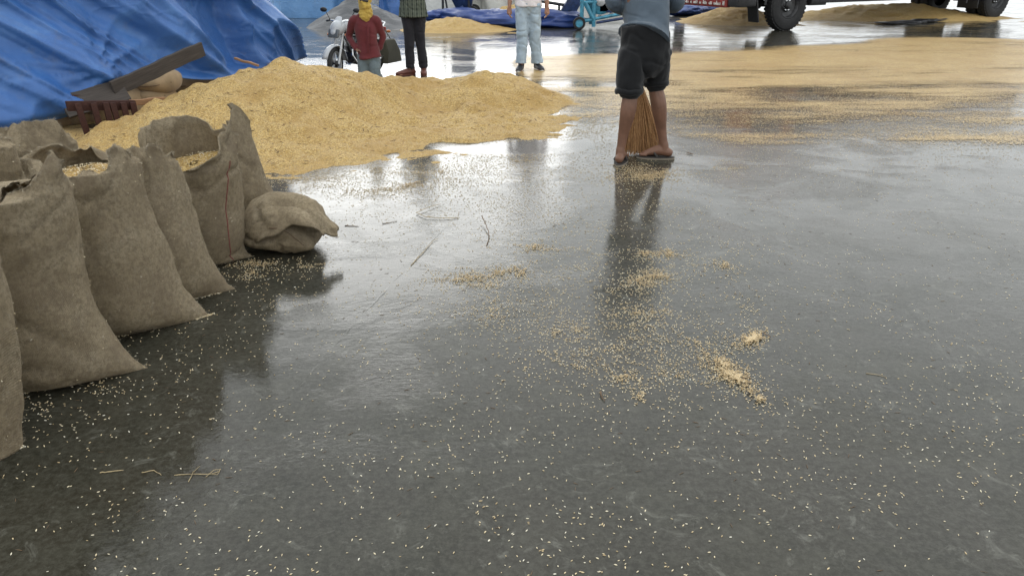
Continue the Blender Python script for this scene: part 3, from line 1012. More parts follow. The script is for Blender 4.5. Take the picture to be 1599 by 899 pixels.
# the slumped, half-empty sack lying in front of the row
def slumped_sack():
    c = gp(440, 392)
    root = thing("slumped_sack", "small half-empty jute sack slumped on its side at the end of the row", "sack", (c.x, c.y, 0))
    # body: squashed pillow, corner pulled out to the right
    Yc = 3.87
    L = at(377, 370, Yc).x
    Rr = at(506, 370, Yc).x
    cx, hw = (L + Rr) / 2, (Rr - L) / 2
    hd = 0.20
    zt = at(440, 312, Yc).z
    nu, nv = 96, 44
    th = np.linspace(0, 2 * np.pi, nu, endpoint=False)
    ph = np.linspace(-np.pi / 2 + .02, np.pi / 2 - .02, nv)
    TH, PH = np.meshgrid(th, ph)
    se = lambda a, p: np.sign(a) * np.abs(a) ** p
    x = se(np.cos(PH), .62) * se(np.cos(TH), .72)
    y = se(np.cos(PH), .62) * se(np.sin(TH), .85)
    z = se(np.sin(PH), .85)
    X = cx + hw * x
    Y = Yc + hd * y
    Z = zt * 0.5 * (1 + z)
    # right lower corner (stitched seam end) and narrowing towards the left
    cor = sstep(.45, 1.0, x) * sstep(.1, -.9, y) * sstep(.2, -1, z)
    X += cor * 0.035
    Y -= cor * 0.085
    Z *= 1 - .55 * cor
    X -= 0.05 * sstep(.2, 1, x) * sstep(-.2, .9, z)
    Z *= 1 - 0.22 * sstep(.1, 1, x) - 0.10 * sstep(-.3, -1, x)
    P = np.stack([X, Y, Z], -1)
    n = 0.012 * (vn(X * 6, Y * 6, Z * 6, 151) + .6 * vn(X * 15, Y * 15, Z * 15, 152))
    cr = 1 - np.abs(vn(X * 7 + Z * 4, Y * 7, Z * 3 + 2.2, 153))
    n -= 0.022 * sstep(.80, 1, cr) ** 2
    cr2 = 1 - np.abs(vn(X * 13 - Z * 9, Y * 11, Z * 7 + 5, 154))
    n -= 0.009 * sstep(.8, 1, cr2) ** 2
    P[..., 0] += n * x
    P[..., 1] += n * y
    P[..., 2] = np.maximum(P[..., 2] + n * z, 0.0)
    link("cloth", npmesh("cloth", P.reshape(-1, 3), grid_quads(nu, nv, True), None), MAT['jute'], root)
    # mouth cloth folded over the top and hanging out to the right
    ctr = [  # (px, py of the ridge, Y, half depth, droop towards the camera)
        (374, 352, 3.84, .05, .10), (384, 322, 3.86, .10, .085), (402, 306, 3.86, .17, .165), (432, 300, 3.86, .19, .135), (462, 305, 3.84, .175, .085),
        (486, 316, 3.80, .14, .065), (502, 331, 3.77, .10, .06), (514, 342, 3.77, .06, .045), (527, 351, 3.75, .03, .02)]
    rows = []
    for px, py, Yq, hdq, dr in ctr:
        p = at(px, py, Yq)
        rows.append((p.x, p.y, p.z, hdq, dr))
    rw = catmull(rows, 46)
    m = 26
    S = np.linspace(-1, 1, m)
    top = []
    for i, (x0, y0, z0, h, dr) in enumerate(rw):
        yy = y0 + S * h * (1 + .22 * vn(x0 * 13, S * 0, 5.5, 167))
        zz = z0 - dr * np.abs(S) ** 1.8 * np.where(S < 0, 1.25, .9)
        zz = zz - .020 * sstep(.72, 1, 1 - np.abs(vn(x0 * 4.5, yy * 11 + x0 * 5, 8.1, 165))) + .012 * vn(x0 * 14, yy * 7, 2.2, 166) + .010 * vn(x0 * 9, yy * 12, 4.2, 161) + .008 * np.sin(S * 9 + x0 * 20) * (np.abs(S) > .3)
        top.append(np.stack([np.full(m, x0) + .012 * vn(x0 * 8, yy * 9, 1, 163), yy, np.maximum(zz, .012)], 1))
    top = np.array(top)
    bot = top.copy()
    bot[..., 2] -= .012
    q = grid_quads(m, 46)
    k = m * 46
    ed = []
    for i in range(45):
        ed.append((i * m, (i + 1) * m, (i + 1) * m + k, i * m + k))
        ed.append((i * m + m - 1, i * m + m - 1 + k, (i + 1) * m + m - 1 + k, (i + 1) * m + m - 1))
    for j in range(m - 1):
        ed.append((j, j + k, j + 1 + k, j + 1))
        ed.append((45 * m + j, 45 * m + j + 1, 45 * m + j + 1 + k, 45 * m + j + k))
    link("mouth_flap", npmesh("mouth_flap", np.concatenate([top.reshape(-1, 3), bot.reshape(-1, 3)]), np.concatenate([q, q[:, ::-1] + k, np.array(ed)])), MAT['jute'], root)
    # seam across the front and green stitching near the mouth
    def on_front(px, py):
        p = at(px, py, Yc - hd)
        u = np.clip((p.x - cx) / hw, -.98, .98)
        best = np.argmin((P[..., 0] - p.x) ** 2 + (P[..., 2] - p.z) ** 2 + (P[..., 1] > Yc) * 9)
        b = P.reshape(-1, 3)[best]
        return Vector((b[0], b[1] - .002, b[2]))
    MB().tube([on_front(*p) for p in [(420, 355), (435, 358), (448, 365), (460, 375), (472, 386), (484, 397), (491, 404)]], .0022, 6).build("seam", MAT['twig'], root)
    MB().tube([on_front(*p) for p in [(486, 336), (492, 341), (497, 347), (501, 354)]], .006, 6).build("stitching", MAT['green_thread'], root)
    SACK_FOOT.append((cx, Yc, hw * .95, hd * .9, 0))
slumped_sack()
build_loose()
def build_chaff():
    rng = np.random.default_rng(77)
    n = 900
    q = np.stack([rng.uniform(-4.2, 1.0, n), rng.uniform(5.0, 8.6, n)], 1)
    hz = heap_z(q[:, 0], q[:, 1])
    q, hz = q[hz > .02], hz[hz > .02]
    P = np.stack([q[:, 0], q[:, 1], hz + .006], 1)
    me = grain_mesh("chaff", P, L=.055, tilt=.35, seed=78, tone_mu=0.0, thin=.28)
    o = link("chaff", me, MAT['twig'], HEAP)
    o['kind'] = 'stuff'
    # bits of chaff and short stalk washed over the concrete
    n = 420
    q = np.stack([rng.uniform(-2.2, 3.2, n), rng.uniform(1.3, 5.6, n)], 1)
    for cx, cy, hw, hd, yw in SACK_FOOT:
        dx, dy = q[:, 0] - cx, q[:, 1] - cy
        u, v = dx * math.cos(yw) + dy * math.sin(yw), -dx * math.sin(yw) + dy * math.cos(yw)
        q = q[((u / hw) ** 2 + (v / hd) ** 2) > 1.0]
    me = grain_mesh("washed_chaff", np.concatenate([q, np.full((len(q), 1), .0015)], 1), L=.024, tilt=.03, seed=79, tone_mu=0.0, thin=.22)
    o = link("washed_chaff", me, MAT['twig'])
    prop(o, "tiny dark bits of stalk and chaff on the wet concrete", "chaff", kind='stuff')
build_chaff()
# ------------------------------------------------------------------ the big blue tarpaulin over its stack
def lerp_tab(tab, x):
    a = np.asarray(tab, float)
    return [np.interp(x, a[:, 0], a[:, k]) for k in range(1, a.shape[1])]

def big_tarp():
    # hem control: along s: (s, px, py, Y)
    H_ = [(-0.6, -420, 205, 5.6), (0, -120, 196, 6.0), (1, 0, 205, 6.35), (1.5, 48, 196, 6.6), (2, 105, 186, 6.9), (2.3, 140, 152, 7.05), (2.5, 162, 131, 7.2), (3, 205, 116, 7.6),
          (3.5, 262, 116, 8.0), (4, 330, 126, 8.5), (4.6, 385, 119, 9.1), (5.2, 408, 112, 9.8), (5.6, 432, 108, 10.3)]
    hem = []
    for s, px, py, Y in H_:
        p = at(px, py, Y)
        hem.append((s, p.x, p.y, max(p.z, .01)))
    e = hem[-1]
    hem += [(6.0, e[1] + .03, e[2] + .55, .02), (6.8, e[1] - .25, e[2] + 1.5, .02), (7.6, e[1] - .8, e[2] + 2.3, .02)]
    ns, nt = 420, 150
    s = np.linspace(-.6, 7.6, ns)
    hx, hy, hz = lerp_tab(hem, s)
    k = np.ones(13) / 13
    pad = lambda a: np.convolve(np.pad(a, 6, mode='edge'), k, 'valid')
    hx, hy, hz = pad(hx), pad(hy), pad(hz)
    tx, ty = np.gradient(hx), np.gradient(hy)
    l = np.hypot(tx, ty)
    nx, ny = -ty / l, tx / l                  # inward
    kk = np.ones(41) / 41
    nx, ny = [np.convolve(np.pad(a, 20, mode='edge'), kk, 'valid') for a in (nx, ny)]
    l = np.hypot(nx, ny)
    nx, ny = nx / l, ny / l
    arc = np.cumsum(np.hypot(np.gradient(hx), np.gradient(hy)))
    T = np.linspace(0, 1, nt)
    ZT = 2.35
    V = np.zeros((nt, ns, 3))
    lk = .30 + .05 * np.sin(arc * 1.3) - .17 * sstep(4.6, 5.4, s)
    for j, t in enumerate(T):
        if t < .72:
            f = t / .72
            z = hz + (ZT - hz) * f
            inn = lk * (z - hz) * .75 + .10 * np.sin(f * 3.1)
        else:
            f = (t - .72) / .28
            z = ZT + .32 * np.sin(f * math.pi / 2) * np.ones(ns)
            inn = lk * (ZT - hz) * .75 + 1.5 * f + .10 * np.sin(3.1)
        V[j, :, 0] = hx + nx * inn
        V[j, :, 1] = hy + ny * inn
        V[j, :, 2] = z
    A = np.broadcast_to(arc, (nt, ns))
    Zc = V[..., 2]
    # outward displacement: sagging folds pulled towards the lower right, gathered where the plank pins the cloth
    al = R(-36)
    u = A * math.cos(al) + Zc * math.sin(al) * -1 * -1
    along = A * math.cos(al) - Zc * math.sin(al) * -1
    across = A * math.sin(-al) + Zc * math.cos(al)
    along = A * math.cos(al) - Zc * math.sin(-al)
    def ridge(c, w, seed):
        return 1 - np.abs(vn(c, w, 0, seed))
    dsp = 0.15 * vn(across * 1.1, along * .35, 1.2, 171) + 0.20 * (ridge(across * 1.7, along * .35, 172) ** 4 - .35) + 0.10 * (ridge(across * 4.2 + .3 * along, along * .6, 173) ** 4 - .35)
    dsp += 0.022 * vn(across * 8, along * 1.5, 0, 174) + 0.03 * (ridge(across * 8 + .4 * along, along * .55, 178) ** 6 - .3) + 0.05 * vn(A * 1.5, Zc * 1.5, 4, 175)
    # stretched creases radiating from the two tie points
    def tie(s0, z0, n, amp, reach, sd):
        a0 = np.interp(s0, s, arc)
        dx, dz = A - a0, Zc - z0
        r = np.hypot(dx, dz) + 1e-3
        th = np.arctan2(dz, dx)
        return amp * (1 - np.abs(vn(th * n, sd, 0, 181 + sd))) * np.exp(-r / reach) * sstep(.02, .25, r)
    dsp += tie(2.45, .50, 2.6, .06, 1.0, 1) + tie(4.2, .60, 2.4, .06, .7, 2) + tie(5.1, 1.15, 2.0, .06, .6, 3)
    # the flat hollow face near the right end
    a0, a1 = np.interp(3.9, s, arc), np.interp(5.35, s, arc)
    hol = sstep(a0, a0 + .5, A - .45 * (1.15 - Zc)) * sstep(a1, a1 - .12, A + .10 * (Zc - .6)) * sstep(1.55, 1.05, Zc + .12 * (A - a0))
    dsp = dsp * (1 - .6 * hol) - .34 * hol
    edge = sstep(0, .10, Zc - hz[None])
    dsp = dsp * (.25 + .75 * edge)
    V[..., 0] -= nx[None] * dsp
    V[..., 1] -= ny[None] * dsp
    V[..., 2] += 0.03 * vn(A * 2.2, Zc * 2, 3, 177) * (1 - edge)
    root = thing("covered_stack", "huge blue tarpaulin draped in diagonal folds over a stack, left of the heap", "tarpaulin", (float(hx[ns // 2]), float(hy[ns // 2]) + 1, 0))
    me = npmesh("tarpaulin", V.reshape(-1, 3), grid_quads(ns, nt))
    o = link("tarpaulin", me, MAT['blue'], root)
    so = o.modifiers.new("thickness", 'SOLIDIFY')
    so.thickness = .006
    so.offset = 1
    # the stack inside, seen under the lifted hem
    return root
big_tarp()
MAT['core'] = cloth("stack_sacking", (0.10, 0.085, 0.065))
def inner_sack(px, py, Y, rx, rz, label):
    p = at(px, py, Y)
    root = thing("stacked_sack", label, "sack", (p.x, p.y, max(p.z - rz, 0)), "full sacks stacked under the blue tarpaulin")
    nu, nv = 40, 20
    th = np.linspace(0, 2 * np.pi, nu, endpoint=False)
    ph = np.linspace(-np.pi / 2 + .03, np.pi / 2 - .03, nv)
    TH, PH = np.meshgrid(th, ph)
    se = lambda a, q: np.sign(a) * np.abs(a) ** q
    X = p.x + rx * se(np.cos(PH), .6) * se(np.cos(TH), .75)
    Y_ = p.y + .30 * se(np.cos(PH), .6) * se(np.sin(TH), .75)
    Z = p.z + rz * se(np.sin(PH), .9)
    n = .02 * vn(X * 5, Y_ * 5, Z * 5, 191)
    Z = Z + n
    v = np.stack([X + n, Y_ + n, Z], -1).reshape(-1, 3)
    v = np.concatenate([v, [[p.x, p.y, p.z - rz], [p.x, p.y, p.z + rz]]])
    k = nu * nv
    tr = [(k, (i + 1) % nu, i) for i in range(nu)] + [(k + 1, k - nu + i, k - nu + (i + 1) % nu) for i in range(nu)]
    link("cloth", npmesh("cloth", v, grid_quads(nu, nv, True), tr), MAT['sacking'], root)
    q = [Vector((p.x - rx * .93, p.y - .14, p.z + .01)), Vector((p.x - rx * .5, p.y - .305, p.z + .0)), Vector((p.x, p.y - .315, p.z - .01)), Vector((p.x + rx * .5, p.y - .305, p.z)), Vector((p.x + rx * .93, p.y - .14, p.z + .01))]
    MB().tube(q, .005, 6).build("seam", MAT['twig'], root)
MAT['sacking'] = cloth("brown_sacking", (0.30, 0.215, 0.125), var=.25)
inner_sack(246, 127, 8.05, .22, .115, "full brown sack under the lifted blue hem, upper one")
inner_sack(238, 147, 8.00, .21, .085, "full brown sack under the lifted blue hem, resting below another sack")
inner_sack(192, 150, 7.75, .13, .075, "small pale sack beside the end of the leaning plank")

# dark inner stack behind the hem (rows of sacks in deep shade)
def inner_row():
    for i, (px, Y) in enumerate([(150, 7.75), (290, 8.85)]):
        for j in range(2):
            p = at(px, 150, Y)
            rz = .13
            root = thing("stacked_sack", ["full sack shaded by the tarpaulin left of the plank", "full sack in the shade under the tarpaulin beside the heap"][i] + [", lower one", ", upper one"][j], "sack",
                         (p.x, p.y + .15, j * .25), "full sacks stacked under the blue tarpaulin")
            mb = MB()
            mb.ell((p.x, p.y + .15, .13 + j * .25), (.40, .28, .14), nu=24, nv=12)
            mb.build("cloth", MAT['sacking'], root, sharp=0)
            MB().tube([(p.x - .36, p.y - .05, .13 + j * .25), (p.x, p.y - .135, .13 + j * .25), (p.x + .36, p.y - .05, .13 + j * .25)], .006, 6).build("seam", MAT['twig'], root)
inner_row()
for k_, px_ in enumerate((92, 124, 158, 190)):
    inner_sack(px_, 178 - k_ * 5, 7.32 + .12 * k_, .21, .17, "full brown sack in shade behind the red slatted pallet, " + ("first", "second", "third", "fourth")[k_] + " from the left")

# ------------------------------------------------------------------ planks, pallet, pole
def mat_wood(name, c, sc=1.0):
    t = NT(name)
    g = t.noise(1.0, 6, 0.7, vec=t.mapping((4 * sc, 60 * sc, 60 * sc)))
    col = t.ramp(g, [(0.3, tuple(x * .55 for x in c)), (0.55, c), (0.8, tuple(min(1, x * 1.5) for x in c))])
    return t.set(color=col, rough=.72, spec=.3, normal=t.bump(g, .5, .004))
MAT['oldwood'] = mat_wood("weathered_board", (0.060, 0.050, 0.044))
MAT['redwood'] = mat_wood("stained_red_wood", (0.050, 0.019, 0.014))
MAT['polewood'] = mat_wood("peeled_pole", (0.30, 0.17, 0.09))

def plank(name, label, p0, p1, width, thick, mat, wdir=Vector((0, 0, 1))):
    p0, p1 = Vector(p0), Vector(p1)
    d = (p1 - p0).normalized()
    w = (wdir - d * wdir.dot(d)).normalized()
    n = d.cross(w)
    L = (p1 - p0).length
    bm = bmesh.new()
    bmesh.ops.create_cube(bm, size=1)
    bmesh.ops.subdivide_edges(bm, edges=[e for e in bm.edges if abs((e.verts[0].co - e.verts[1].co).x) > .5], cuts=14)
    for v in bm.verts:
        v.co = Vector((v.co.x * L, v.co.y * width, v.co.z * thick))
    bmesh.ops.bevel(bm, geom=[e for e in bm.edges if len(e.link_faces) == 2 and e.calc_face_angle() > 1], offset=.004, segments=1, affect='EDGES')
    for v in bm.verts:
        k = v.co.x
        v.co.y += .004 * math.sin(k * 7) + .003 * math.sin(k * 23)
        v.co.z += .006 * math.sin(k * 2.2)
    me = bpy.data.meshes.new(name)
    bm.to_mesh(me)
    bm.free()
    o = link(name, me, mat, None, False)
    M = Matrix((d, w, n)).transposed()
    o.matrix_basis = Matrix.Translation((p0 + p1) / 2) @ M.to_4x4()
    return prop(o, label, "plank")
plank("plank", "long dark weathered plank leaning up against the blue tarpaulin", at(176, 140, 7.05), at(316, 76, 8.0), .14, .035, MAT['oldwood'], Vector((-.25, -.55, .8)))
plank("plank", "lower dark plank lying flat above the red slatted pallet", at(98, 168, 6.75), at(196, 141, 7.15), .22, .035, MAT['oldwood'], Vector((-.3, .5, .75)))
plank("pole", "light brown peeled pole lying beside the red slatted pallet", at(204, 160, 7.05), at(256, 156, 7.35), .05, .045, MAT['polewood'])

def pallet():
    a, b = at(104, 166, 6.55), at(212, 164, 6.95)
    root = thing("slatted_pallet", "dark red wooden pallet standing on edge with short upright slats", "pallet", ((a.x + b.x) / 2, (a.y + b.y) / 2, 0))
    d = (b - a).normalized()
    n = Vector((-d.y, d.x, 0)).normalized()
    M = Matrix((d, n, Vector((0, 0, 1)))).transposed()
    L = (b - a).length
    MB().box((a + b) / 2, (L, .045, .085), M, .006).build("top_rail", MAT['redwood'], root)
    MB().box((a + b) / 2 + n * .30 + Vector((0, 0, .02)), (L, .045, .085), M, .006).build("rear_rail", MAT['redwood'], root)
    for i, (px, py) in enumerate([(119, 206), (142, 207), (160, 200), (172, 197), (188, 190), (203, 184)]):
        f = (px - 104) / 108.0
        p = a + (b - a) * f - n * .045
        bot = at(px + 5, py + 8, p.y).z
        tilt = Matrix.Rotation(R(-5 + 2 * (i % 3)), 3, 'Y')
        h = p.z - bot + .04
        MB().box((p.x + .012, p.y, p.z + .03 - h / 2), (.05, .03, h), M @ tilt, .004).build("slat", MAT['redwood'], root, label="short upright slat")
pallet()
q = at(380, 99, 7.75)
plank("stick", "thin reddish stick poking out of the heap below the tarpaulin", at(366, 91, 7.9), at(404, 103, 7.55), .022, .02, MAT['polewood'])
def leaf():
    c = at(170, 208, 5.75)
    z = float(heap_z(c.x, c.y)) + .012
    mb = MB()
    vs, fs = [], []
    for i in range(9):
        t = i / 8
        w = .026 * math.sin(math.pi * min(1, t * 1.02)) + .001
        for s in (-1, 0, 1):
            vs.append((c.x - .05 + .1 * t, c.y + s * w, z + .02 * math.sin(3 * t) + .012 * abs(s)))
    for i in range(8):
        for j in range(2):
            k = i * 3 + j
            fs.append((k, k + 1, k + 4, k + 3))
    mb.add(vs, fs)
    o = mb.build("leaf", paint("green_leaf", (0.06, 0.14, 0.025), .5), None, sharp=0)
    so = o.modifiers.new("thickness", 'SOLIDIFY')
    so.thickness = .0015
    prop(o, "small fresh green leaf lying on the grain behind the sacks", "leaf")
leaf()

# ------------------------------------------------------------------ twigs and straws on the concrete
def twig(name, label, pts, r, mat):
    r *= .72
    P = [gp(px, py) + Vector((0, 0, r * 1.05 + h)) for px, py, h in pts]
    c = P[0].copy()
    n = 4
    Q = []
    for i in range(len(P) - 1):
        for j in range(n):
            t = j / n
            w = P[i].lerp(P[i + 1], t)
            Q.append(w + Vector((random.uniform(-1, 1) * r, random.uniform(-1, 1) * r, random.uniform(0, .6) * r)))
    Q.append(P[-1])
    rad = [r * (1 - .45 * i / len(Q)) * random.uniform(.85, 1.15) for i in range(len(Q))]
    o = MB().tube(Q, rad, 7).build(name, mat, None, sharp=0)
    return prop(o, label, "twig" if name == "twig" else "straw")
twig("twig", "short dark twig standing alone left of the grain drift", [(753, 345, .03), (757, 352, .02), (762, 362, .012), (764, 370, .004), (760, 384, 0)], .0042, MAT['twig'])
twig("bent_straw", "long straw bent into an open hook near the heap", [(716, 341, 0), (690, 342, .004), (665, 341, .006), (650, 334, .006), (668, 327, .01), (688, 320, .004)], .0036, MAT['straw'])
twig("straw", "straight pale straw lying diagonally in front of the bent straw", [(642, 415, 0), (658, 398, .002), (676, 377, .002), (684, 374, .004)], .0026, MAT['straw'])
twig("straw", "short dark straw just right of the slumped sack", [(538, 353, 0), (560, 354, 0)], .003, MAT['twig'])
twig("straw", "small dark straw between the slumped sack and the bent straw", [(597, 350, 0), (620, 346, 0)], .003, MAT['twig'])
twig("straw", "thick pale straw stub, leftmost at the bottom left", [(156, 739, 0), (174, 737, .001), (193, 735, .001)], .0030, MAT['straw'])
twig("straw", "frayed middle straw of the three at the bottom left", [(222, 738, 0), (240, 735, .001), (252, 742, 0)], .0022, MAT['straw'])
twig("straw", "longest straw at the bottom left, ending in a tangle", [(273, 742, 0), (300, 741, .001), (330, 741, .001), (343, 736, 0)], .0022, MAT['straw'])
twig("straw", "thin straw crossing the longest one at the bottom left", [(295, 752, 0), (302, 738, .003), (312, 728, 0)], .0016, MAT['straw'])
twig("straw", "tangled wisp at the end of the longest straw, bottom left", [(322, 745, 0), (334, 736, .004), (345, 733, .002), (340, 743, .004), (326, 740, .002)], .0016, MAT['straw'])
twig("twig", "dark twig stub beside the dense grain clump", [(1192, 521, .002), (1203, 528, .003)], .0036, MAT['twig'])
twig("twig", "tiny black twig below the dense grain clump", [(1160, 592, .0), (1166, 590, .004), (1172, 591, .0)], .003, MAT['twig'])
twig("twig", "dark fragment on the wet concrete right of the sweeper", [(1073, 240, .002), (1082, 242, .002)], .006, MAT['twig'])
twig("twig", "short dark speck of stalk near the lower middle", [(938, 612, .002), (940, 622, .003), (944, 627, .0)], .0034, MAT['twig'])
twig("straw", "faint straw on bare concrete far to the right", [(1352, 583, 0), (1372, 586, .001), (1384, 589, 0)], .0018, MAT['straw'])

# ------------------------------------------------------------------ the worn joint between two concrete pours
def slab_joint():
    pts = [(770, 280), (715, 335), (655, 398), (600, 455), (560, 495), (520, 543), (480, 590), (440, 632), (410, 665), (375, 706), (330, 760), (270, 835), (200, 930)]
    C = catmull([tuple(gp(*p)) for p in pts], 260)
    T = np.gradient(C, axis=0)
    T /= np.linalg.norm(T, axis=1)[:, None]
    N = np.stack([-T[:, 1], T[:, 0], np.zeros(len(C))], 1)
    k = np.arange(len(C))
    w = 0.0028 * (1 + .8 * vn(k * .23, 0, 0, 601))
    off = 0.010 * vn(k * .15, 3, 0, 602) + .004 * vn(k * .6, 5, 0, 603)
    C = C + N * off[:, None]
    h = .0012 * np.clip(.4 + vn(k * .2, 9, 0, 604), 0, 1.4)
    L, Rt, Tp = C - N * w[:, None] * 2.2, C + N * w[:, None] * 2.2, C + np.array([0, 0, 1]) * h[:, None]
    L[:, 2] = Rt[:, 2] = -.001
    v = np.stack([L, Tp, Rt], 1).reshape(-1, 3)
    me = npmesh("slab_joint", v, grid_quads(3, len(C)))
    o = link("slab_joint", me, MAT['concrete'])
    g_ = bpy.data.objects['ground']
    attach(o, g_)
slab_joint()
# ------------------------------------------------------------------ people
def mat_skin(name, c):
    t = NT(name)
    n = t.noise(18, 4, .6)
    col = t.ramp(n, [(.3, tuple(x * .82 for x in c)), (.7, tuple(x * 1.15 for x in c))])
    return t.set(color=col, rough=.5, spec=.4, normal=t.bump(t.noise(220, 3), .12, .002))
MAT['skin'] = mat_skin("brown_skin", (.160, .080, .050))
MAT['skin2'] = mat_skin("tan_skin", (.30, .155, .10))
MAT['hair'] = cloth("black_hair", (.012, .010, .009), rough=.5)
MAT['eye'] = paint("eye", (.6, .58, .55), .2, wear=.02)
MAT['shirt_blue'] = cloth("grey_blue_shirt", (.068, .090, .115), var=.2)
MAT['shorts'] = cloth("black_shorts", (.0062, .0066, .0078), var=.25)
MAT['maroon'] = cloth("maroon_shirt", (.105, .020, .024), var=.2)
MAT['scarf'] = cloth("mustard_scarf", (.42, .29, .065), var=.2)
MAT['jeans'] = cloth("blue_grey_jeans", (.115, .15, .17), var=.3, scale=11)
MAT['pale_jeans'] = cloth("pale_blue_jeans", (.34, .42, .49), var=.22, scale=9)
MAT['white_shirt'] = cloth("white_shirt", (.66, .62, .63), var=.08)
MAT['dark_trousers'] = cloth("dark_trousers", (.018, .017, .021), var=.3)
MAT['rubber'] = paint("flip_flop_rubber", (.035, .030, .027), .8, wear=.2)
MAT['sole'] = paint("pale_sole", (.20, .17, .13), .8)
MAT['redshoe'] = paint("red_brown_shoe", (.11, .032, .02), .5)
MAT['blackshoe'] = paint("black_shoe", (.015, .016, .02), .45)
MAT['whitesole'] = paint("white_sole", (.6, .6, .58), .6)
def mat_plaid():
    t = NT("plaid_shirt")
    w1 = t.ramp(t.wave(5.5, 'X'), [(.35, 0), (.65, 1)])
    w2 = t.ramp(t.wave(5.5, 'Z'), [(.35, 0), (.65, 1)])
    c = t.mix(w1, (.035, .045, .035), (.085, .10, .075))
    c = t.mix(t.math('MULTIPLY', w2, .5), c, (.10, .115, .085))
    c = t.mix(t.ramp(t.wave(11, 'X'), [(.86, 0), (.93, .7)]), c, (.22, .23, .19))
    c = t.mix(t.ramp(t.noise(8, 4), [(.35, .3), (.65, 0)]), c, (.02, .025, .02))
    return t.set(color=c, rough=.85, spec=.2, normal=t.bump(t.noise(200, 2), .2, .002))
MAT['plaid'] = mat_plaid()

def limb(mb, pts, rad, n=14, flat0=False):
    """tapered limb with rounded ends through joint points, smoothly bent"""
    pts = [Vector(p) for p in pts]
    P, Rr = [], []
    tab = [tuple(p) + ((r if hasattr(r, '__len__') else (r, r))) for p, r in zip(pts, rad)]
    for row in catmull(tab, (len(pts) - 1) * 6 + 1):
        P.append(Vector(row[:3]))
        Rr.append((max(row[3], .002), max(row[4], .002)))
    d0 = (P[0] - P[1]).normalized()
    d1 = (P[-1] - P[-2]).normalized()
    def cap(p, r, d):
        m = (r[0] + r[1]) / 2
        return [(p + d * m * .55, (r[0] * .8, r[1] * .8)), (p + d * m * .85, (r[0] * .45, r[1] * .45))]
    A = ([] if flat0 else [x for x in reversed(cap(P[0], Rr[0], d0))]) + list(zip(P, Rr)) + cap(P[-1], Rr[-1], d1)
    mb.tube([a for a, _ in A], [b for _, b in A], n)

def hand(mb, wrist, d, palm_n, s=1.0, curl=.5, side=1):
    """palm plus five bent fingers; d = pointing direction, palm_n = palm normal"""
    d = Vector(d).normalized()
    pn = Vector(palm_n)
    pn = (pn - d * pn.dot(d)).normalized()
    sd = d.cross(pn) * side
    w = Vector(wrist)
    limb(mb, [w, w + d * .045 * s, w + d * .09 * s], [.026 * s, (.036 * s, .018 * s), (.038 * s, .016 * s)], 10)
    for i, (off, L) in enumerate([(-.028, .066), (-.0095, .076), (.0095, .072), (.028, .056)]):
        b = w + d * .088 * s + sd * off * s
        p, q = b.copy(), d.copy()
        pts = [b]
        for k, fr in enumerate((.45, .32, .23)):
            q = (q * math.cos(curl * (.5 + .35 * k)) + pn * math.sin(curl * (.5 + .35 * k))).normalized()
            p = p + q * L * fr * s
            pts.append(p.copy())
        limb(mb, pts, [.0098 * s, .0092 * s, .0086 * s, .0075 * s], 8)
    b = w + d * .03 * s - sd * .03 * s
    q = (d * .75 - sd * .55 + pn * .25).normalized()
    pts = [b, b + q * .034 * s, b + q * .034 * s + (q * .7 + d * .3 + pn * .3 * curl).normalized() * .03 * s]
    limb(mb, pts, [.0125 * s, .0105 * s, .0085 * s], 8)

def wr(amp, f=7.0, seed=0, fz=None):
    fz = fz or f * .6
    def fn(co):
        a = vn(co[:, 0] * f, co[:, 1] * f, co[:, 2] * fz, 400 + seed)
        b = 1 - np.abs(vn(co[:, 0] * f * .8 + co[:, 2] * 6, co[:, 1] * f * .8, co[:, 2] * f * 1.1, 410 + seed))
        c = vn(co[:, 0] * f * 2.7, co[:, 1] * f * 2.7, co[:, 2] * f * 2, 420 + seed)
        return np.maximum(amp * (.75 * a + .35 * c - .55 * sstep(.7, 1, b) + .25), -.35 * amp)
    return fn

def head_parts(mb, c, s, fwd, up):
    fwd, up = Vector(fwd).normalized(), Vector(up).normalized()
    side = fwd.cross(up).normalized()
    M = Matrix((side, fwd, up)).transposed()
    q = lambda x, y, z: Vector(c) + M @ Vector((x * s, y * s, z * s))
    mb.ell(q(0, -.012, .022), (.078 * s, .096 * s, .098 * s), M)
    mb.ell(q(0, .022, -.048), (.060 * s, .066 * s, .072 * s), M)
    mb.ell(q(0, .070, -.092), (.028 * s, .022 * s, .022 * s), M)
    mb.ell(q(0, .094, -.022), (.013 * s, .020 * s, .026 * s), M)         # nose
    mb.ell(q(0, .088, .018), (.052 * s, .014 * s, .010 * s), M)          # brow
    mb.ell(q(0, .084, -.062), (.024 * s, .010 * s, .009 * s), M)         # lips
    for k in (-1, 1):
        mb.ell(q(k * .079, -.004, -.008), (.010 * s, .020 * s, .032 * s), M)
    return q, M

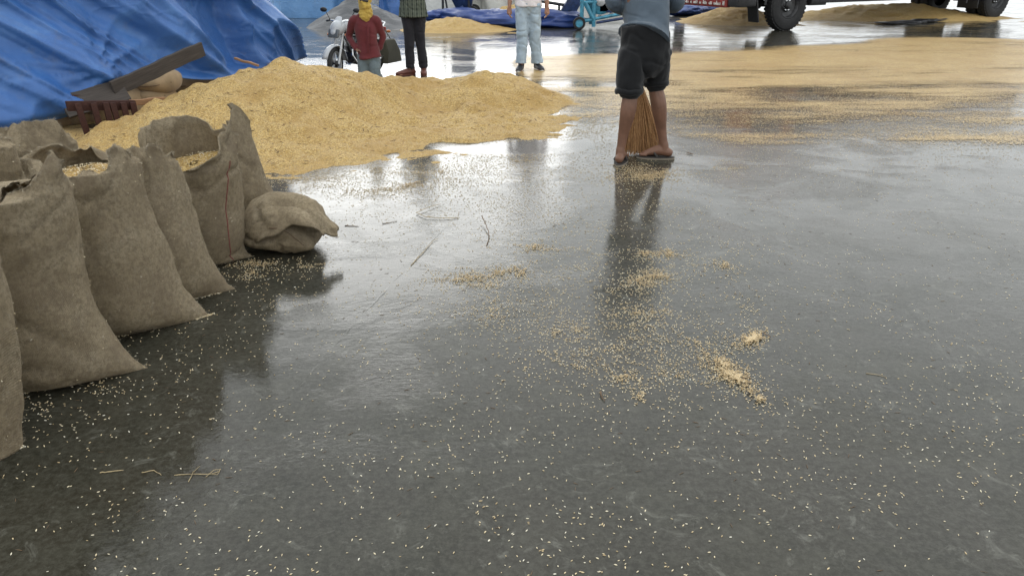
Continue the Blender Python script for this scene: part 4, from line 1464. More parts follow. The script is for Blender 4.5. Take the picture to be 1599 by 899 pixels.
def person(label, loc, joints, look, cat="person"):
    """joints in world space; look: clothing"""
    J = joints
    s = look.get('s', 1.0)
    root = thing("person", label, cat, loc)
    skin = look['skin']
    vox = look.get('voxel', .007)
    b = MB()
    tor = [J['pelvis'], J['waist'], J['chest'], J['shoulders'], J['neck']]
    limb(b, tor, [(.145 * s, .105 * s), (.128 * s, .092 * s), (.152 * s, .108 * s), (.135 * s, .082 * s), (.058 * s, .058 * s)], 18)
    limb(b, [J['neck'], J['head'] - Vector((0, 0, .06 * s))], [.056 * s, .054 * s], 12)
    q, HM = head_parts(b, J['head'], s, J['face'], J.get('head_up', (0, 0, 1)))
    for sd in 'LR':
        h, k, a = J['hip' + sd], J['knee' + sd], J['ankle' + sd]
        mid = Vector(h).lerp(k, .5)
        calf = Vector(k).lerp(a, .33) + Vector(J.get('calf_dir', (0, 0, 0))) * .02 * s
        limb(b, [h, mid, k, calf, Vector(k).lerp(a, .72), a], [.088 * s, .074 * s, .057 * s, look.get('calf', .058) * s, .040 * s, .032 * s], 14)
        sh, el, wrs = J['shoulder' + sd], J['elbow' + sd], J['wrist' + sd]
        limb(b, [J['shoulders'], sh, Vector(sh).lerp(el, .5), el, Vector(el).lerp(wrs, .3), wrs], [.05 * s, .056 * s, .046 * s, .038 * s, .040 * s, .026 * s], 12)
        hd = J.get('hand' + sd, Vector(wrs) - Vector(el))
        hand(b, wrs, hd, J.get('palm' + sd, (0, -1, 0)), s, J.get('curl' + sd, .5), 1 if sd == 'L' else -1)
        t = Vector(J['toe' + sd]).normalized()
        A = Vector(a)
        gz = A.z - .085 * s
        heel = A - t * .045 * s
        heel.z = gz + .034 * s
        ball = A + t * .13 * s
        ball.z = gz + .026 * s
        limb(b, [heel, A + t * .035 * s - Vector((0, 0, .035 * s)), ball], [(.034 * s, .033 * s), (.038 * s, .042 * s), (.045 * s, .022 * s)], 12)
        limb(b, [A + Vector((0, 0, .02 * s)), A - t * .01 * s - Vector((0, 0, .04 * s))], [.035 * s, .036 * s], 10)
        sv = t.cross(Vector((0, 0, 1)))
        for i in range(5):
            o = (i - 2) * .0185 * s
            L = (.042, .040, .036, .031, .026)[i if sd == 'R' else i] * s
            p = ball + sv * o * (1 if sd == 'L' else -1) * -1 + t * .008 * s
            p.z = gz + .017 * s
            limb(b, [p, p + t * L], [(.011 if i else .0135) * s, (.0095 if i else .012) * s], 8)
    body = b.fuse("body", skin, root, voxel=vox, smooth=3)
    # eyes
    for k in (-1, 1):
        MB().ell(q(k * .031, .079, .004), (.011 * s, .011 * s, .010 * s)).build("eye", MAT['eye'], root, sharp=0)
    # hair cap
    if look.get('hair', True):
        h = MB()
        h.ell(q(0, -.020, .040), (.086 * s, .100 * s, .094 * s), HM)
        h.ell(q(0, -.050, .0), (.078 * s, .070 * s, .085 * s), HM)
        h.fuse("hair", MAT['hair'], root, voxel=.009, smooth=2, wrinkle=wr(.004, 60, 3))
    # trousers
    if 'trousers' in look:
        t = MB()
        rl = look['leg_r']
        limb(t, [J['waist'].lerp(J['pelvis'], .25), J['pelvis'], (Vector(J['hipL']) + Vector(J['hipR'])) / 2 - Vector((0, 0, .03 * s))], [(.152 * s, .112 * s), (.166 * s, .125 * s), (.15 * s, .115 * s)], 20)
        for sd in 'LR':
            h, k, a = Vector(J['hip' + sd]), Vector(J['knee' + sd]), Vector(J['ankle' + sd])
            e = look.get('leg_end', 1.0)
            pts = [h, h.lerp(k, .5), k, k.lerp(a, .5 * e), k.lerp(a, e)]
            limb(t, pts[::-1], [r * s for r in rl][::-1], 16, True)
        tr = t.fuse("trousers", look['trousers'], root, voxel=vox + .001, smooth=4, wrinkle=wr(look.get('tw', .011) * s, 9, int(loc[0] * 10) % 7))
        if 'trouser_name' in look: tr.name = look['trouser_name']
    if 'shirt' in look:
        t = MB()
        hem = J['hem'] if 'hem' in J else J['pelvis']
        hr = look.get('hem_r', (.175, .135))
        limb(t, [hem, J['waist'], J['chest'], J['shoulders'], Vector(J['neck']) - Vector((0, 0, .02 * s))],
             [(hr[0] * s, hr[1] * s), (.168 * s, .125 * s), (.178 * s, .130 * s), (.150 * s, .098 * s), (.070 * s, .068 * s)], 22, True)
        for sd in 'LR':
            sh, el, wrs = Vector(J['shoulder' + sd]), Vector(J['elbow' + sd]), Vector(J['wrist' + sd])
            sl = look.get('sleeve', 1.0)
            pts = [Vector(J['shoulders']).lerp(sh, .5), sh, sh.lerp(el, .5), el]
            rad = [.080 * s, .072 * s, .066 * s, .059 * s]
            if sl > .5:
                pts += [el.lerp(wrs, .5), el.lerp(wrs, sl)]
                rad += [.052 * s, .044 * s]
            limb(t, pts, rad, 14)
        t.fuse("shirt", look['shirt'], root, voxel=vox + .001, smooth=4, wrinkle=wr(look.get('sw', .012) * s, 8, 2 + int(loc[0] * 10) % 5))
        if look.get('collar', True):
            n = Vector(J['neck'])
            MB().lathe([(.066 * s, 0), (.078 * s, .0), (.074 * s, .034 * s), (.064 * s, .034 * s)], Matrix.Translation(n - Vector((0, 0, .035 * s))), 24, True).build("collar", look['shirt'], root, sharp=0)
    # shoes
    if 'shoe' in look:
        for sd in 'LR':
            A = Vector(J['ankle' + sd])
            t = Vector(J['toe' + sd]).normalized()
            gz = A.z - .085 * s
            m = MB()
            P = lambda f, z: Vector((A.x + t.x * f * s, A.y + t.y * f * s, gz + z * s))
            limb(m, [P(-.05, .042), P(.03, .05), P(.12, .04), P(.18, .032)], [(.040 * s, .040 * s), (.043 * s, .046 * s), (.05 * s, .034 * s), (.040 * s, .026 * s)], 14)
            limb(m, [P(-.025, .05), P(-.03, .10)], [.044 * s, .046 * s], 12)
            sh = m.fuse("shoe", look['shoe'], root, voxel=.007, smooth=2)
            mm = MB()
            sv = t.cross(Vector((0, 0, 1)))
            R1, R2 = [], []
            for k in range(28):
                an = 2 * math.pi * k / 28
                f, w = math.cos(an), math.sin(an)
                fx = .065 + .148 * f
                wy = (.043 + .008 * f) * w
                R1.append(Vector((A.x + t.x * fx * s + sv.x * wy * s, A.y + t.y * fx * s + sv.y * wy * s, max(gz, 0.001))))
                R2.append(R1[-1] + Vector((0, 0, .022 * s)))
            mm.rings([R1, R2]).build("sole", look.get('sole', MAT['whitesole']), sh)
    return root, q

V3 = lambda x, y, z: Vector((x, y, z))
# --- the man sweeping, seen from behind
def sweeper():
    J = {}
    fl, fr = gp(968, 260), gp(1046, 249)
    J['ankleL'] = V3(fl.x + .005, fl.y + .055, .106)
    J['ankleR'] = V3(fr.x - .055, fr.y + .01, .106)
    J['toeL'] = V3(.28, 1, 0)
    J['toeR'] = V3(-1, .16, 0)
    J['kneeL'] = at(985, 140, 5.70)
    J['kneeR'] = at(1023, 132, 5.86)
    J['hipL'] = at(989, 84, 5.77)
    J['hipR'] = at(1026, 82, 5.80)
    J['pelvis'] = at(1007, 72, 5.78)
    J['waist'] = at(1009, 42, 5.82)
    J['chest'] = at(1008, 2, 5.92)
    c = J['chest']
    J['shoulders'] = c + V3(0, .06, .17)
    J['neck'] = c + V3(0, .12, .27)
    J['head'] = c + V3(0, .19, .40)
    J['face'] = V3(0, 1, -.35)
    J['head_up'] = V3(0, .35, 1)
    J['calf_dir'] = V3(.15, -1, 0)
    sh = J['shoulders']
    J['shoulderL'] = sh + V3(-.17, 0, -.01)
    J['shoulderR'] = sh + V3(.17, 0, -.01)
    J['elbowL'] = at(958, 4, 5.92)
    J['elbowR'] = at(1056, 6, 5.98)
    J['wristL'] = at(992, 22, 6.16)
    J['wristR'] = at(1018, 12, 6.18)
    J['handL'] = V3(.6, .25, -.35)
    J['handR'] = V3(-.6, .25, -.35)
    J['palmL'] = V3(.2, .6, .3)
    J['palmR'] = V3(-.2, .6, .3)
    J['curlL'] = J['curlR'] = 1.25
    J['hem'] = at(1005, 57, 5.78)
    root, q = person("sweeper in grey-blue shirt, black shorts and flip-flops with his back turned", (fl.x + .2, fl.y + .15, 0), J,
           dict(skin=MAT['skin'], shirt=MAT['shirt_blue'], hem_r=(.208, .160), collar=False, calf=.060, voxel=.006, sw=.010))
    # black shorts: loose legs gathered into cuffs above the calf
    t = MB()
    limb(t, [at(1007, 40, 5.80), at(1007, 64, 5.79), at(1006, 92, 5.77)], [(.176, .130), (.180, .138), (.176, .136)], 24, True)
    limb(t, [at(988, 84, 5.76), at(985, 108, 5.72), at(983, 128, 5.70), at(983, 138, 5.69)], [(.106, .118), (.102, .108), (.098, .102), (.095, .098)], 20)
    limb(t, [at(1027, 82, 5.80), at(1026, 102, 5.82), at(1024, 117, 5.85), at(1024, 127, 5.86)], [(.104, .118), (.098, .108), (.093, .102), (.091, .097)], 20)
    t.fuse("shorts", MAT['shorts'], root, voxel=.008, smooth=4, wrinkle=wr(.013, 8, 5))
    for nm, c, r in (("cuff", at(982.5, 141, 5.69), .098), ("cuff", at(1024, 129, 5.86), .092)):
        prof = [(r * .90, -.020), (r * 1.03, -.024), (r * 1.10, -.010), (r * 1.11, .006), (r * 1.03, .020), (r * .90, .022)]
        o = MB().lathe(prof, Matrix.Translation(c), 40, True).build(nm, MAT['shorts'], root, sharp=0)
        co = np.empty(len(o.data.vertices) * 3, np.float32)
        o.data.vertices.foreach_get('co', co)
        co = co.reshape(-1, 3)
        co[:, 2] += .008 * vn(co[:, 0] * 22, co[:, 1] * 22, c.x, 431)
        o.data.vertices.foreach_set('co', co.ravel())
    # pocket bulge
    # flip-flops
    for sd in 'LR':
        A = J['ankle' + sd]
        tdir = J['toe' + sd].normalized()
        sv = tdir.cross(V3(0, 0, 1))
        ring = []
        for k in range(36):
            an = 2 * math.pi * k / 36
            f, w = math.cos(an), math.sin(an)
            ring.append(V3(A.x, A.y, 0) + tdir * (.058 + .150 * f) + sv * (.052 + .009 * f) * w)
        m = MB().rings([[p + V3(0, 0, .002) for p in ring], [p + V3(0, 0, .016) for p in ring]])
        so = m.build("flip_flop", MAT['sole'], root)
        cc = V3(A.x, A.y, 0) + tdir * .058
        MB().rings([[p + V3(0, 0, .0161) for p in ring], [cc + (p - cc) * .985 + V3(0, 0, .0235) for p in ring]]).build("footbed", MAT['rubber'], so)
        toe = V3(A.x, A.y, .03) + tdir * .145
        for k in (-1, 1):
            b0 = V3(A.x, A.y, .025) + tdir * .045 + sv * k * .05
            MB().tube([b0, b0.lerp(toe, .35) + V3(0, 0, .040) - sv * k * .006, b0.lerp(toe, .75) + V3(0, 0, .030), toe + V3(0, 0, .012)], [.009, .009, .008, .006], 8).build("strap", MAT['rubber'], so)
    # the broom: a bundle of stiff straw fanned at the bottom
    top = at(996, 40, 6.17)
    tie = at(997, 128, 6.10)
    c0 = gp(1001, 240)
    br = thing("straw_broom", "long straw broom fanned out behind the sweeper's legs", "broom", (c0.x, c0.y + .1, 0))
    rng = random.Random(3)
    m = MB()
    for i in range(620):
        a, rr = rng.uniform(0, 6.283), math.sqrt(rng.random())
        g = tie + V3(math.cos(a) * rr * .022, math.sin(a) * rr * .02, 0)
        u = math.cos(a) * rr
        ex = c0.x + .0 + u * .20 + rng.gauss(0, .012)
        ey = tie.y - .10 + math.sin(a) * rr * .06
        ez = .004 + abs(rng.gauss(0, .016)) + .03 * max(0, u)
        mid = V3(g.x + (ex - g.x) * .5 + rng.gauss(0, .006), g.y + (ey - g.y) * .5, g.z + (ez - g.z) * .5)
        m.tube([g, mid, V3(ex, ey, ez)], [.0026, .0024, .0012], 4, cap=False)
    bo = m.build("bristles", NTbroom(), br, sharp=0)
    bo['kind'] = 'stuff'
    MB().tube([tie - V3(0, 0, .05), tie, tie.lerp(top, .5), top], [.030, .024, .021, .020], 14).build("handle", MAT['straw'], br, sharp=0)
    for f in (0.02, .12, .5):
        p = tie.lerp(top, f)
        MB().lathe([(.024, -.010), (.0285, -.006), (.0285, .006), (.024, .010)], Matrix.Translation(p), 20, True).build("binding", MAT['thread'], br, sharp=0)
def NTbroom():
    t = NT("broom_straw")
    n = t.noise(1.0, 3, .6, vec=t.mapping((220, 220, 3)))
    z = t.noise(4, 3)
    c = t.ramp(n, [(.3, (.17, .075, .028)), (.5, (.37, .19, .075)), (.72, (.58, .37, .17))])
    return t.set(color=c, rough=.55, spec=.4)
sweeper()

def standing(px, py, s, label, look, rz=0.0, arms='down', feet=((-.10, 0), (.10, .05)), toes=((-.25, -1), (.3, -1)), lean=0.0, Y=None):
    g0 = gp(px, py)
    ca, sa = math.cos(rz), math.sin(rz)
    def W(x, y, z): return V3(g0.x + s * (x * ca - y * sa), g0.y + s * (x * sa + y * ca), s * z)
    def D(x, y, z=0): return V3(x * ca - y * sa, x * sa + y * ca, z)
    J = {'pelvis': W(lean * .5, 0, .92), 'waist': W(lean * .7, 0, 1.04), 'chest': W(lean, 0, 1.24), 'shoulders': W(lean, .01, 1.40), 'neck': W(lean, 0, 1.49), 'head': W(lean, -.02, 1.62), 'face': D(.0, -1, -.05)}
    # L is on the picture's left
    for sd, k, f, t in (('L', -1, feet[0], toes[0]), ('R', 1, feet[1], toes[1])):
        J['hip' + sd] = W(k * .085, 0, .88)
        J['knee' + sd] = W(k * .075 + (f[0] - k * .1) * .5, f[1] * .5 - .02, .48)
        J['ankle' + sd] = W(f[0], f[1], .085)
        J['toe' + sd] = D(*t)
        J['shoulder' + sd] = W(lean + k * .185, .01, 1.39)
        if arms == 'down':
            J['elbow' + sd] = W(lean + k * .245, .03, 1.10)
            J['wrist' + sd] = W(lean + k * .262, -.03, .86)
            J['hand' + sd] = D(0, -.1, -1)
            J['palm' + sd] = D(-k, -.2, 0)
        elif arms == 'back':
            J['elbow' + sd] = W(lean + k * .25, .12, 1.10)
            J['wrist' + sd] = W(lean + k * .06, .20, .98)
            J['hand' + sd] = D(-k, .1, -.2)
            J['palm' + sd] = D(0, 1, 0)
        elif arms == 'fold':
            J['elbow' + sd] = W(lean + k * .22, -.08, 1.12)
            J['wrist' + sd] = W(lean - k * .04, -.20, 1.18)
            J['hand' + sd] = D(-k, 0, .1)
            J['palm' + sd] = D(0, 1, 0)
    J['hem'] = W(lean * .6, 0, look['hem'])
    look = dict(look, s=s)
    return person(label, (g0.x, g0.y, 0), J, look), W, D, J

standing(824, 110, 1.0, "man in untucked white shirt and pale blue jeans standing beyond the heap",
         dict(skin=MAT['skin2'], shirt=MAT['white_shirt'], hem=.86, hem_r=(.19, .145), sleeve=.55, trousers=MAT['pale_jeans'], leg_r=[.102, .092, .080, .077, .082], leg_end=.96, shoe=MAT['blackshoe'], tw=.016),
         feet=((-.10, -.04), (.14, .05)), toes=((-.2, -1), (.35, -1)))
(_, _), Wp, Dp, Jp = standing(650, 117, .99, "man in dark plaid shirt and black trousers standing beside the motorcycle",
         dict(skin=MAT['skin2'], shirt=MAT['plaid'], hem=.76, hem_r=(.20, .15), sleeve=.6, trousers=MAT['dark_trousers'], leg_r=[.092, .082, .070, .064, .060], leg_end=.97, shoe=MAT['redshoe'], sole=MAT['redshoe']),
         arms='fold', feet=((-.08, -.04), (.10, .06)), toes=((-.9, -.5), (.1, -1)))
(_, _), Wp2, Dp2, Jp2 = standing(1063, 16, 1.0, "distant man in dark trousers behind the sweeper, beside the blue sheet",
         dict(skin=MAT['skin2'], shirt=MAT['plaid'], hem=.80, hem_r=(.19, .14), sleeve=.6, trousers=MAT['dark_trousers'], leg_r=[.10, .09, .078, .070, .066], leg_end=.86, voxel=.010),
         arms='fold', feet=((-.10, 0), (.12, .1)), toes=((-.5, -1), (.3, -1)))

# --- the figure in maroon, low behind the heap, hands on hips
def kneeler():
    s, Y = .73, 9.25
    c = at(573, 60, Y)
    def W(x, y, z): return V3(c.x + s * x, c.y + s * y, s * z * 1.13)
    J = {'pelvis': W(0, 0, .53), 'waist': W(0, 0, .65), 'chest': W(-.01, 0, .86), 'shoulders': W(-.01, .01, 1.01), 'neck': W(0, 0, 1.10), 'head': W(.01, -.02, 1.23), 'face': V3(.15, -1, -.08)}
    for sd, k in (('L', -1), ('R', 1)):
        J['hip' + sd] = W(k * .085, 0, .49)
        J['knee' + sd] = W(k * .10, -.05, .075)
        J['ankle' + sd] = W(k * .10, .36, .09)
        J['toe' + sd] = V3(0, 1, 0)
        J['shoulder' + sd] = W(-.01 + k * .185, .01, .965)
        J['elbow' + sd] = W(-.01 + k * (.30 if k < 0 else .255), .09, .75)
        J['wrist' + sd] = W(k * .185, -.05 if k < 0 else .08, .585)
        J['hand' + sd] = V3(-k, -.35, -.25)
        J['palm' + sd] = V3(-k * .2, .2, -1)
        J['curl' + sd] = .6
    J['hem'] = W(.02, 0, .46)
    root, q = person("figure in maroon shirt with mustard head scarf, hands on hips behind the heap", (c.x, c.y, 0), J,
        dict(skin=MAT['skin'], s=s, shirt=MAT['maroon'], hem_r=(.195, .15), trousers=MAT['jeans'], leg_r=[.10, .095, .085, .07, .06], leg_end=.9, hair=False, sleeve=.95))
    m = MB()
    h = J['head']
    m.ell(h + V3(0, .0, .02) * s, (.100 * s, .118 * s, .115 * s), nu=24, nv=16)
    m.ell(h + V3(.01, -.03, -.065) * s, (.088 * s, .098 * s, .085 * s), nu=24, nv=14)
    limb(m, [h + V3(.01, -.02, -.10) * s, h + V3(.01, -.01, -.18) * s, h + V3(.0, -.02, -.215) * s], [(.085 * s, .09 * s), (.098 * s, .098 * s), (.105 * s, .10 * s)], 20)
    m.fuse("head_scarf", MAT['scarf'], root, voxel=.007, smooth=3, wrinkle=wr(.015, 26, 1))
    g = MB()
    p = h + V3(.012, -.108, .012) * s
    g.box(p, (.135 * s, .035 * s, .034 * s), Matrix.Rotation(R(8), 3, 'Y'), .008)
    g.build("dark_glasses", MAT['blackshoe'], root)
    # placket and buttons
    MB().box(W(.045, -.150, .74), (.032 * s, .012 * s, .44 * s), Matrix.Rotation(R(4), 3, 'Y'), .003).build("button_placket", MAT['maroon'], root)
kneeler()
# ------------------------------------------------------------------ motorcycle
MAT['tyre'] = paint("tyre_rubber", (.016, .016, .017), .75, wear=.3, scale=30, bump=.2)
MAT['chrome'] = paint("chrome", (.62, .63, .64), .18, 1.0, wear=.06)
MAT['bikewhite'] = paint("pearl_white_paint", (.42, .44, .47), .25, wear=.05)
MAT['engine'] = paint("engine_metal", (.055, .055, .058), .45, .6, wear=.35, scale=25)
MAT['blackplastic'] = paint("black_plastic", (.014, .014, .015), .5)
MAT['seat'] = paint("black_vinyl", (.020, .020, .022), .5)
MAT['amber'] = paint("amber_lens", (.55, .16, .03), .2)
MAT['redlens'] = paint("red_lens", (.30, .02, .015), .2)
MAT['glass'] = paint("grey_lens", (.09, .10, .11), .1, wear=.05)
MAT['bag'] = cloth("olive_bag", (.055, .052, .036), var=.25)
MAT['silver'] = paint("silver_paint", (.50, .51, .52), .35, .5, wear=.1)

def motorcycle():
    s = .71
    f0 = gp(526, 127)
    root = thing("motorcycle", "white motorcycle parked behind the heap with an olive bag on its side", "motorcycle", (0, 0, 0))
    # local: X forward, Y left, Z up ; front wheel at x=1.28 rear at 0
    ang = R(246)
    d = Vector((math.cos(ang), math.sin(ang), 0))
    l = Vector((-d.y, d.x, 0))
    org = Vector((f0.x, f0.y, 0)) - d * 1.27 * s
    root.location = org
    def W(x, y, z): return org + d * (x * s) + l * (y * s) + Vector((0, 0, z * s))
    M3 = Matrix((d, l, Vector((0, 0, 1)))).transposed()
    def wheel(x, wd, steer=0.0):
        ax = (Matrix.Rotation(steer, 3, 'Z') @ l).normalized()
        fw = ax.cross(Vector((0, 0, 1))) * -1
        MX = Matrix((fw, Vector((0, 0, 1)), ax)).transposed().to_4x4()
        MX.translation = W(x, 0, .305)
        w = thing_part("wheel", root, W(x, 0, .305))
        r, h = .305 * s, wd * s / 2
        MB().lathe([(r - .085 * s, -h * .7), (r - .05 * s, -h), (r - .018 * s, -h * .85), (r, -h * .35), (r, h * .35), (r - .018 * s, h * .85), (r - .05 * s, h), (r - .085 * s, h * .7)], MX, 48, True).build("tyre", MAT['tyre'], w, sharp=50)
        MB().lathe([(r - .10 * s, -h * .6), (r - .082 * s, -h * .75), (r - .082 * s, h * .75), (r - .10 * s, h * .6)], MX, 48, True).build("rim", MAT['silver'], w)
        m = MB()
        for k in range(6):
            a = k * math.pi / 3 + .3
            u = MX.to_3x3() @ Vector((math.cos(a), math.sin(a), 0))
            c = MX.translation
            m.tube([c + u * .03 * s, c + u * (r - .095 * s)], [(.020 * s), (.013 * s)], 8)
        m.build("spokes", MAT['silver'], w)
        MB().lathe([(.055 * s, -.05 * s), (.06 * s, -.04 * s), (.06 * s, .04 * s), (.055 * s, .05 * s)], MX, 24).build("hub", MAT['engine'], w)
        return MX
    wheel(0, .10)
    wheel(1.27, .085, R(14))
    MAp = root
    # frame and engine
    m = MB()
    m.tube([W(.98, 0, .86), W(.72, 0, .74), W(.35, 0, .70), W(.0, 0, .68)], .020 * s, 8)
    for k in (-1, 1):
        m.tube([W(.98, 0, .82), W(.86, k * .09, .48), W(.78, k * .11, .26), W(.42, k * .12, .24), W(.30, k * .10, .55)], .016 * s, 8)
        m.tube([W(.34, k * .10, .32), W(.0, k * .105, .305)], .019 * s, 8)
        m.tube([W(.06, k * .12, .33), W(.16, k * .12, .66)], .018 * s, 8)
    m.build("frame", MAT['blackplastic'], root)
    MB().tube([W(.94, 0, .78), W(.84, .16, .62), W(.80, .18, .35), W(.84, .0, .25), W(.80, -.18, .35), W(.84, -.16, .62), W(.94, 0, .78)], .013 * s, 8).build("crash_guard", MAT['chrome'], root)
    m = MB()
    m.box(W(.60, 0, .36), (.36 * s, .24 * s, .22 * s), M3, .03 * s)
    m.tube([W(.66, 0, .42), W(.78, 0, .62)], [.085 * s, .08 * s], 18)
    for i in range(6):
        p = W(.67 + i * .018, 0, .455 + i * .030)
        m.box(p, (.20 * s, .20 * s, .010 * s), M3 @ Matrix.Rotation(R(25), 3, 'Y'), .003 * s)
    m.build("engine", MAT['engine'], root)
    MB().lathe([(.085 * s, 0), (.085 * s, .02 * s), (.06 * s, .04 * s)], Matrix.Translation(W(.55, .12, .36)) @ (M3.to_4x4() @ Matrix.Rotation(R(-90), 4, 'X')), 24).build("engine_cover", MAT['silver'], root)
    MB().tube([W(.80, .06, .55), W(.88, .12, .42), W(.78, .16, .25), W(.45, .17, .24), W(.15, .18, .28), W(-.25, .20, .36)], [.020 * s, .020 * s, .020 * s, .022 * s, .042 * s, .045 * s], 12).build("exhaust", MAT['chrome'], root)
    # tank, seat, panels
    m = MB()
    limb(m, [W(.98, 0, .90), W(.84, 0, .93), W(.66, 0, .90), W(.52, 0, .82)], [(.07 * s, .06 * s), (.135 * s, .11 * s), (.125 * s, .10 * s), (.08 * s, .06 * s)], 20)
    m.fuse("fuel_tank", MAT['bikewhite'], root, voxel=.009, smooth=2)
    m = MB()
    limb(m, [W(.56, 0, .80), W(.36, 0, .795), W(.10, 0, .83), W(-.16, 0, .86)], [(.09 * s, .05 * s), (.135 * s, .05 * s), (.13 * s, .052 * s), (.09 * s, .04 * s)], 18)
    m.fuse("seat", MAT['seat'], root, voxel=.009, smooth=2)
    for k in (-1, 1):
        m = MB()
        limb(m, [W(.48, k * .11, .62), W(.20, k * .125, .68), W(-.22, k * .08, .78)], [(.018 * s, .085 * s), (.018 * s, .065 * s), (.015 * s, .045 * s)], 14)
        m.fuse("side_panel", MAT['bikewhite'], root, voxel=.008, smooth=2)
    m = MB()
    m.tube([W(.02, .14, .80), W(-.14, .15, .86), W(-.30, .10, .92), W(-.34, 0, .93), W(-.30, -.10, .92), W(-.14, -.15, .86), W(.02, -.14, .80)], .014 * s, 8)
    m.build("grab_rail", MAT['chrome'], root)
    # mudguards
    def guard(x, a0, a1, r, w, mat, yz=.305):
        rows = []
        for i in range(15):
            a = a0 + (a1 - a0) * i / 14
            row = []
            for j in range(7):
                t = (j - 3) / 3
                rr = r - .03 * t * t
                row.append(W(x + rr * math.cos(a), t * w, yz + rr * math.sin(a)))
            rows.append(row)
        b = MB()
        vs = [p for r_ in rows for p in r_]
        b.add(vs, [(i * 7 + j, i * 7 + j + 1, (i + 1) * 7 + j + 1, (i + 1) * 7 + j) for i in range(14) for j in range(6)])
        o = b.build("mudguard", mat, root, sharp=0)
        so = o.modifiers.new("thickness", 'SOLIDIFY')
        so.thickness = .006
    guard(1.27, R(20), R(175), .345, .062, MAT['bikewhite'])
    guard(0, R(25), R(185), .35, .075, MAT['blackplastic'])
    # fork, headlamp, cowl, bars
    for k in (-1, 1):
        MB().tube([W(1.27, k * .075, .305), W(1.17, k * .075, .55), W(1.02, k * .075, .93)], [.026 * s, .024 * s, .018 * s], 12).build("fork_leg", MAT['silver'], root)
    m = MB()
    limb(m, [W(1.02, 0, .93), W(1.12, 0, .90), W(1.19, 0, .84)], [(.10 * s, .12 * s), (.125 * s, .135 * s), (.095 * s, .085 * s)], 20)
    limb(m, [W(1.10, 0, 1.0), W(1.04, 0, 1.08)], [(.10 * s, .03 * s), (.075 * s, .014 * s)], 16)
    m.fuse("headlamp_cowl", MAT['bikewhite'], root, voxel=.008, smooth=2)
    MB().box(W(1.235, 0, .83), (.05 * s, .22 * s, .15 * s), M3 @ Matrix.Rotation(R(-22), 3, 'Y'), .02 * s).build("headlamp", MAT['glass'], root)
    m = MB()
    m.tube([W(.90, .36, 1.02), W(.98, .22, 1.04), W(1.0, 0, 1.0), W(.98, -.22, 1.04), W(.90, -.36, 1.02)], .013 * s, 8)
    m.build("handlebar", MAT['chrome'], root)
    for k in (-1, 1):
        MB().tube([W(.96, k * .27, 1.035), W(.88, k * .39, 1.015)], .020 * s, 10).build("grip", MAT['blackplastic'], root)
        mi = MB().tube([W(.98, k * .24, 1.04), W(1.0, k * .28, 1.14), W(.99, k * .32, 1.20)], .007 * s, 6).build("mirror", MAT['blackplastic'], root)
        MB().ell(W(.99, k * .36, 1.215), (.03 * s, .075 * s, .042 * s), M3).build("mirror_housing", MAT['blackplastic'], mi, sharp=0)
        MB().ell(W(.972, k * .36, 1.215), (.016 * s, .064 * s, .034 * s), M3).build("mirror_glass", MAT['silver'], mi, sharp=0)
        MB().ell(W(1.10, k * .19, .80), (.045 * s, .05 * s, .03 * s), M3).build("indicator", MAT['amber'], root, sharp=0)
        MB().ell(W(-.30, k * .17, .76), (.04 * s, .045 * s, .028 * s), M3).build("indicator", MAT['amber'], root, sharp=0)
        MB().tube([W(.48, k * .13, .27), W(.48, k * .26, .27)], .016 * s, 8).build("footrest", MAT['blackplastic'], root)
    MB().box(W(-.34, 0, .80), (.05 * s, .16 * s, .08 * s), M3, .015 * s).build("tail_lamp", MAT['redlens'], root)
    MB().tube([W(.42, .12, .26), W(.36, .30, .01)], .012 * s, 8).build("side_stand", MAT['blackplastic'], root)
    # olive bag hanging at the rear
    b = MB()
    R1 = [W(x, .22 + y, .62) for x, y in ((-.02, -.05), (-.36, -.05), (-.36, .05), (-.02, .05))]
    R0 = [W(x, .24 + y, .18) for x, y in ((.02, -.07), (-.52, -.07), (-.52, .07), (.02, .07))]
    Rm = [(p + q) / 2 + l * (.04 * (1 if i > 1 else -1)) * s for i, (p, q) in enumerate(zip(R1, R0))]
    b.rings([R0, Rm, R1])
    o = b.build("hanging_bag", MAT['bag'], root, label="olive cloth bag hanging beside the rear wheel")
    bv = o.modifiers.new("b", 'BEVEL')
    bv.width = .012
    bv.segments = 2
    MB().tube([W(-.08, .22, .62), W(-.10, .16, .82), W(-.16, .14, .84), W(-.28, .22, .62)], .008 * s, 6).build("bag_strap", MAT['bag'], root)

def thing_part(name, root, loc):
    e = bpy.data.objects.new(name, None)
    e.empty_display_size = .05
    COL.objects.link(e)
    e.location = loc
    e.parent = root
    e.matrix_parent_inverse = root.matrix_basis.inverted()
    return e
motorcycle()

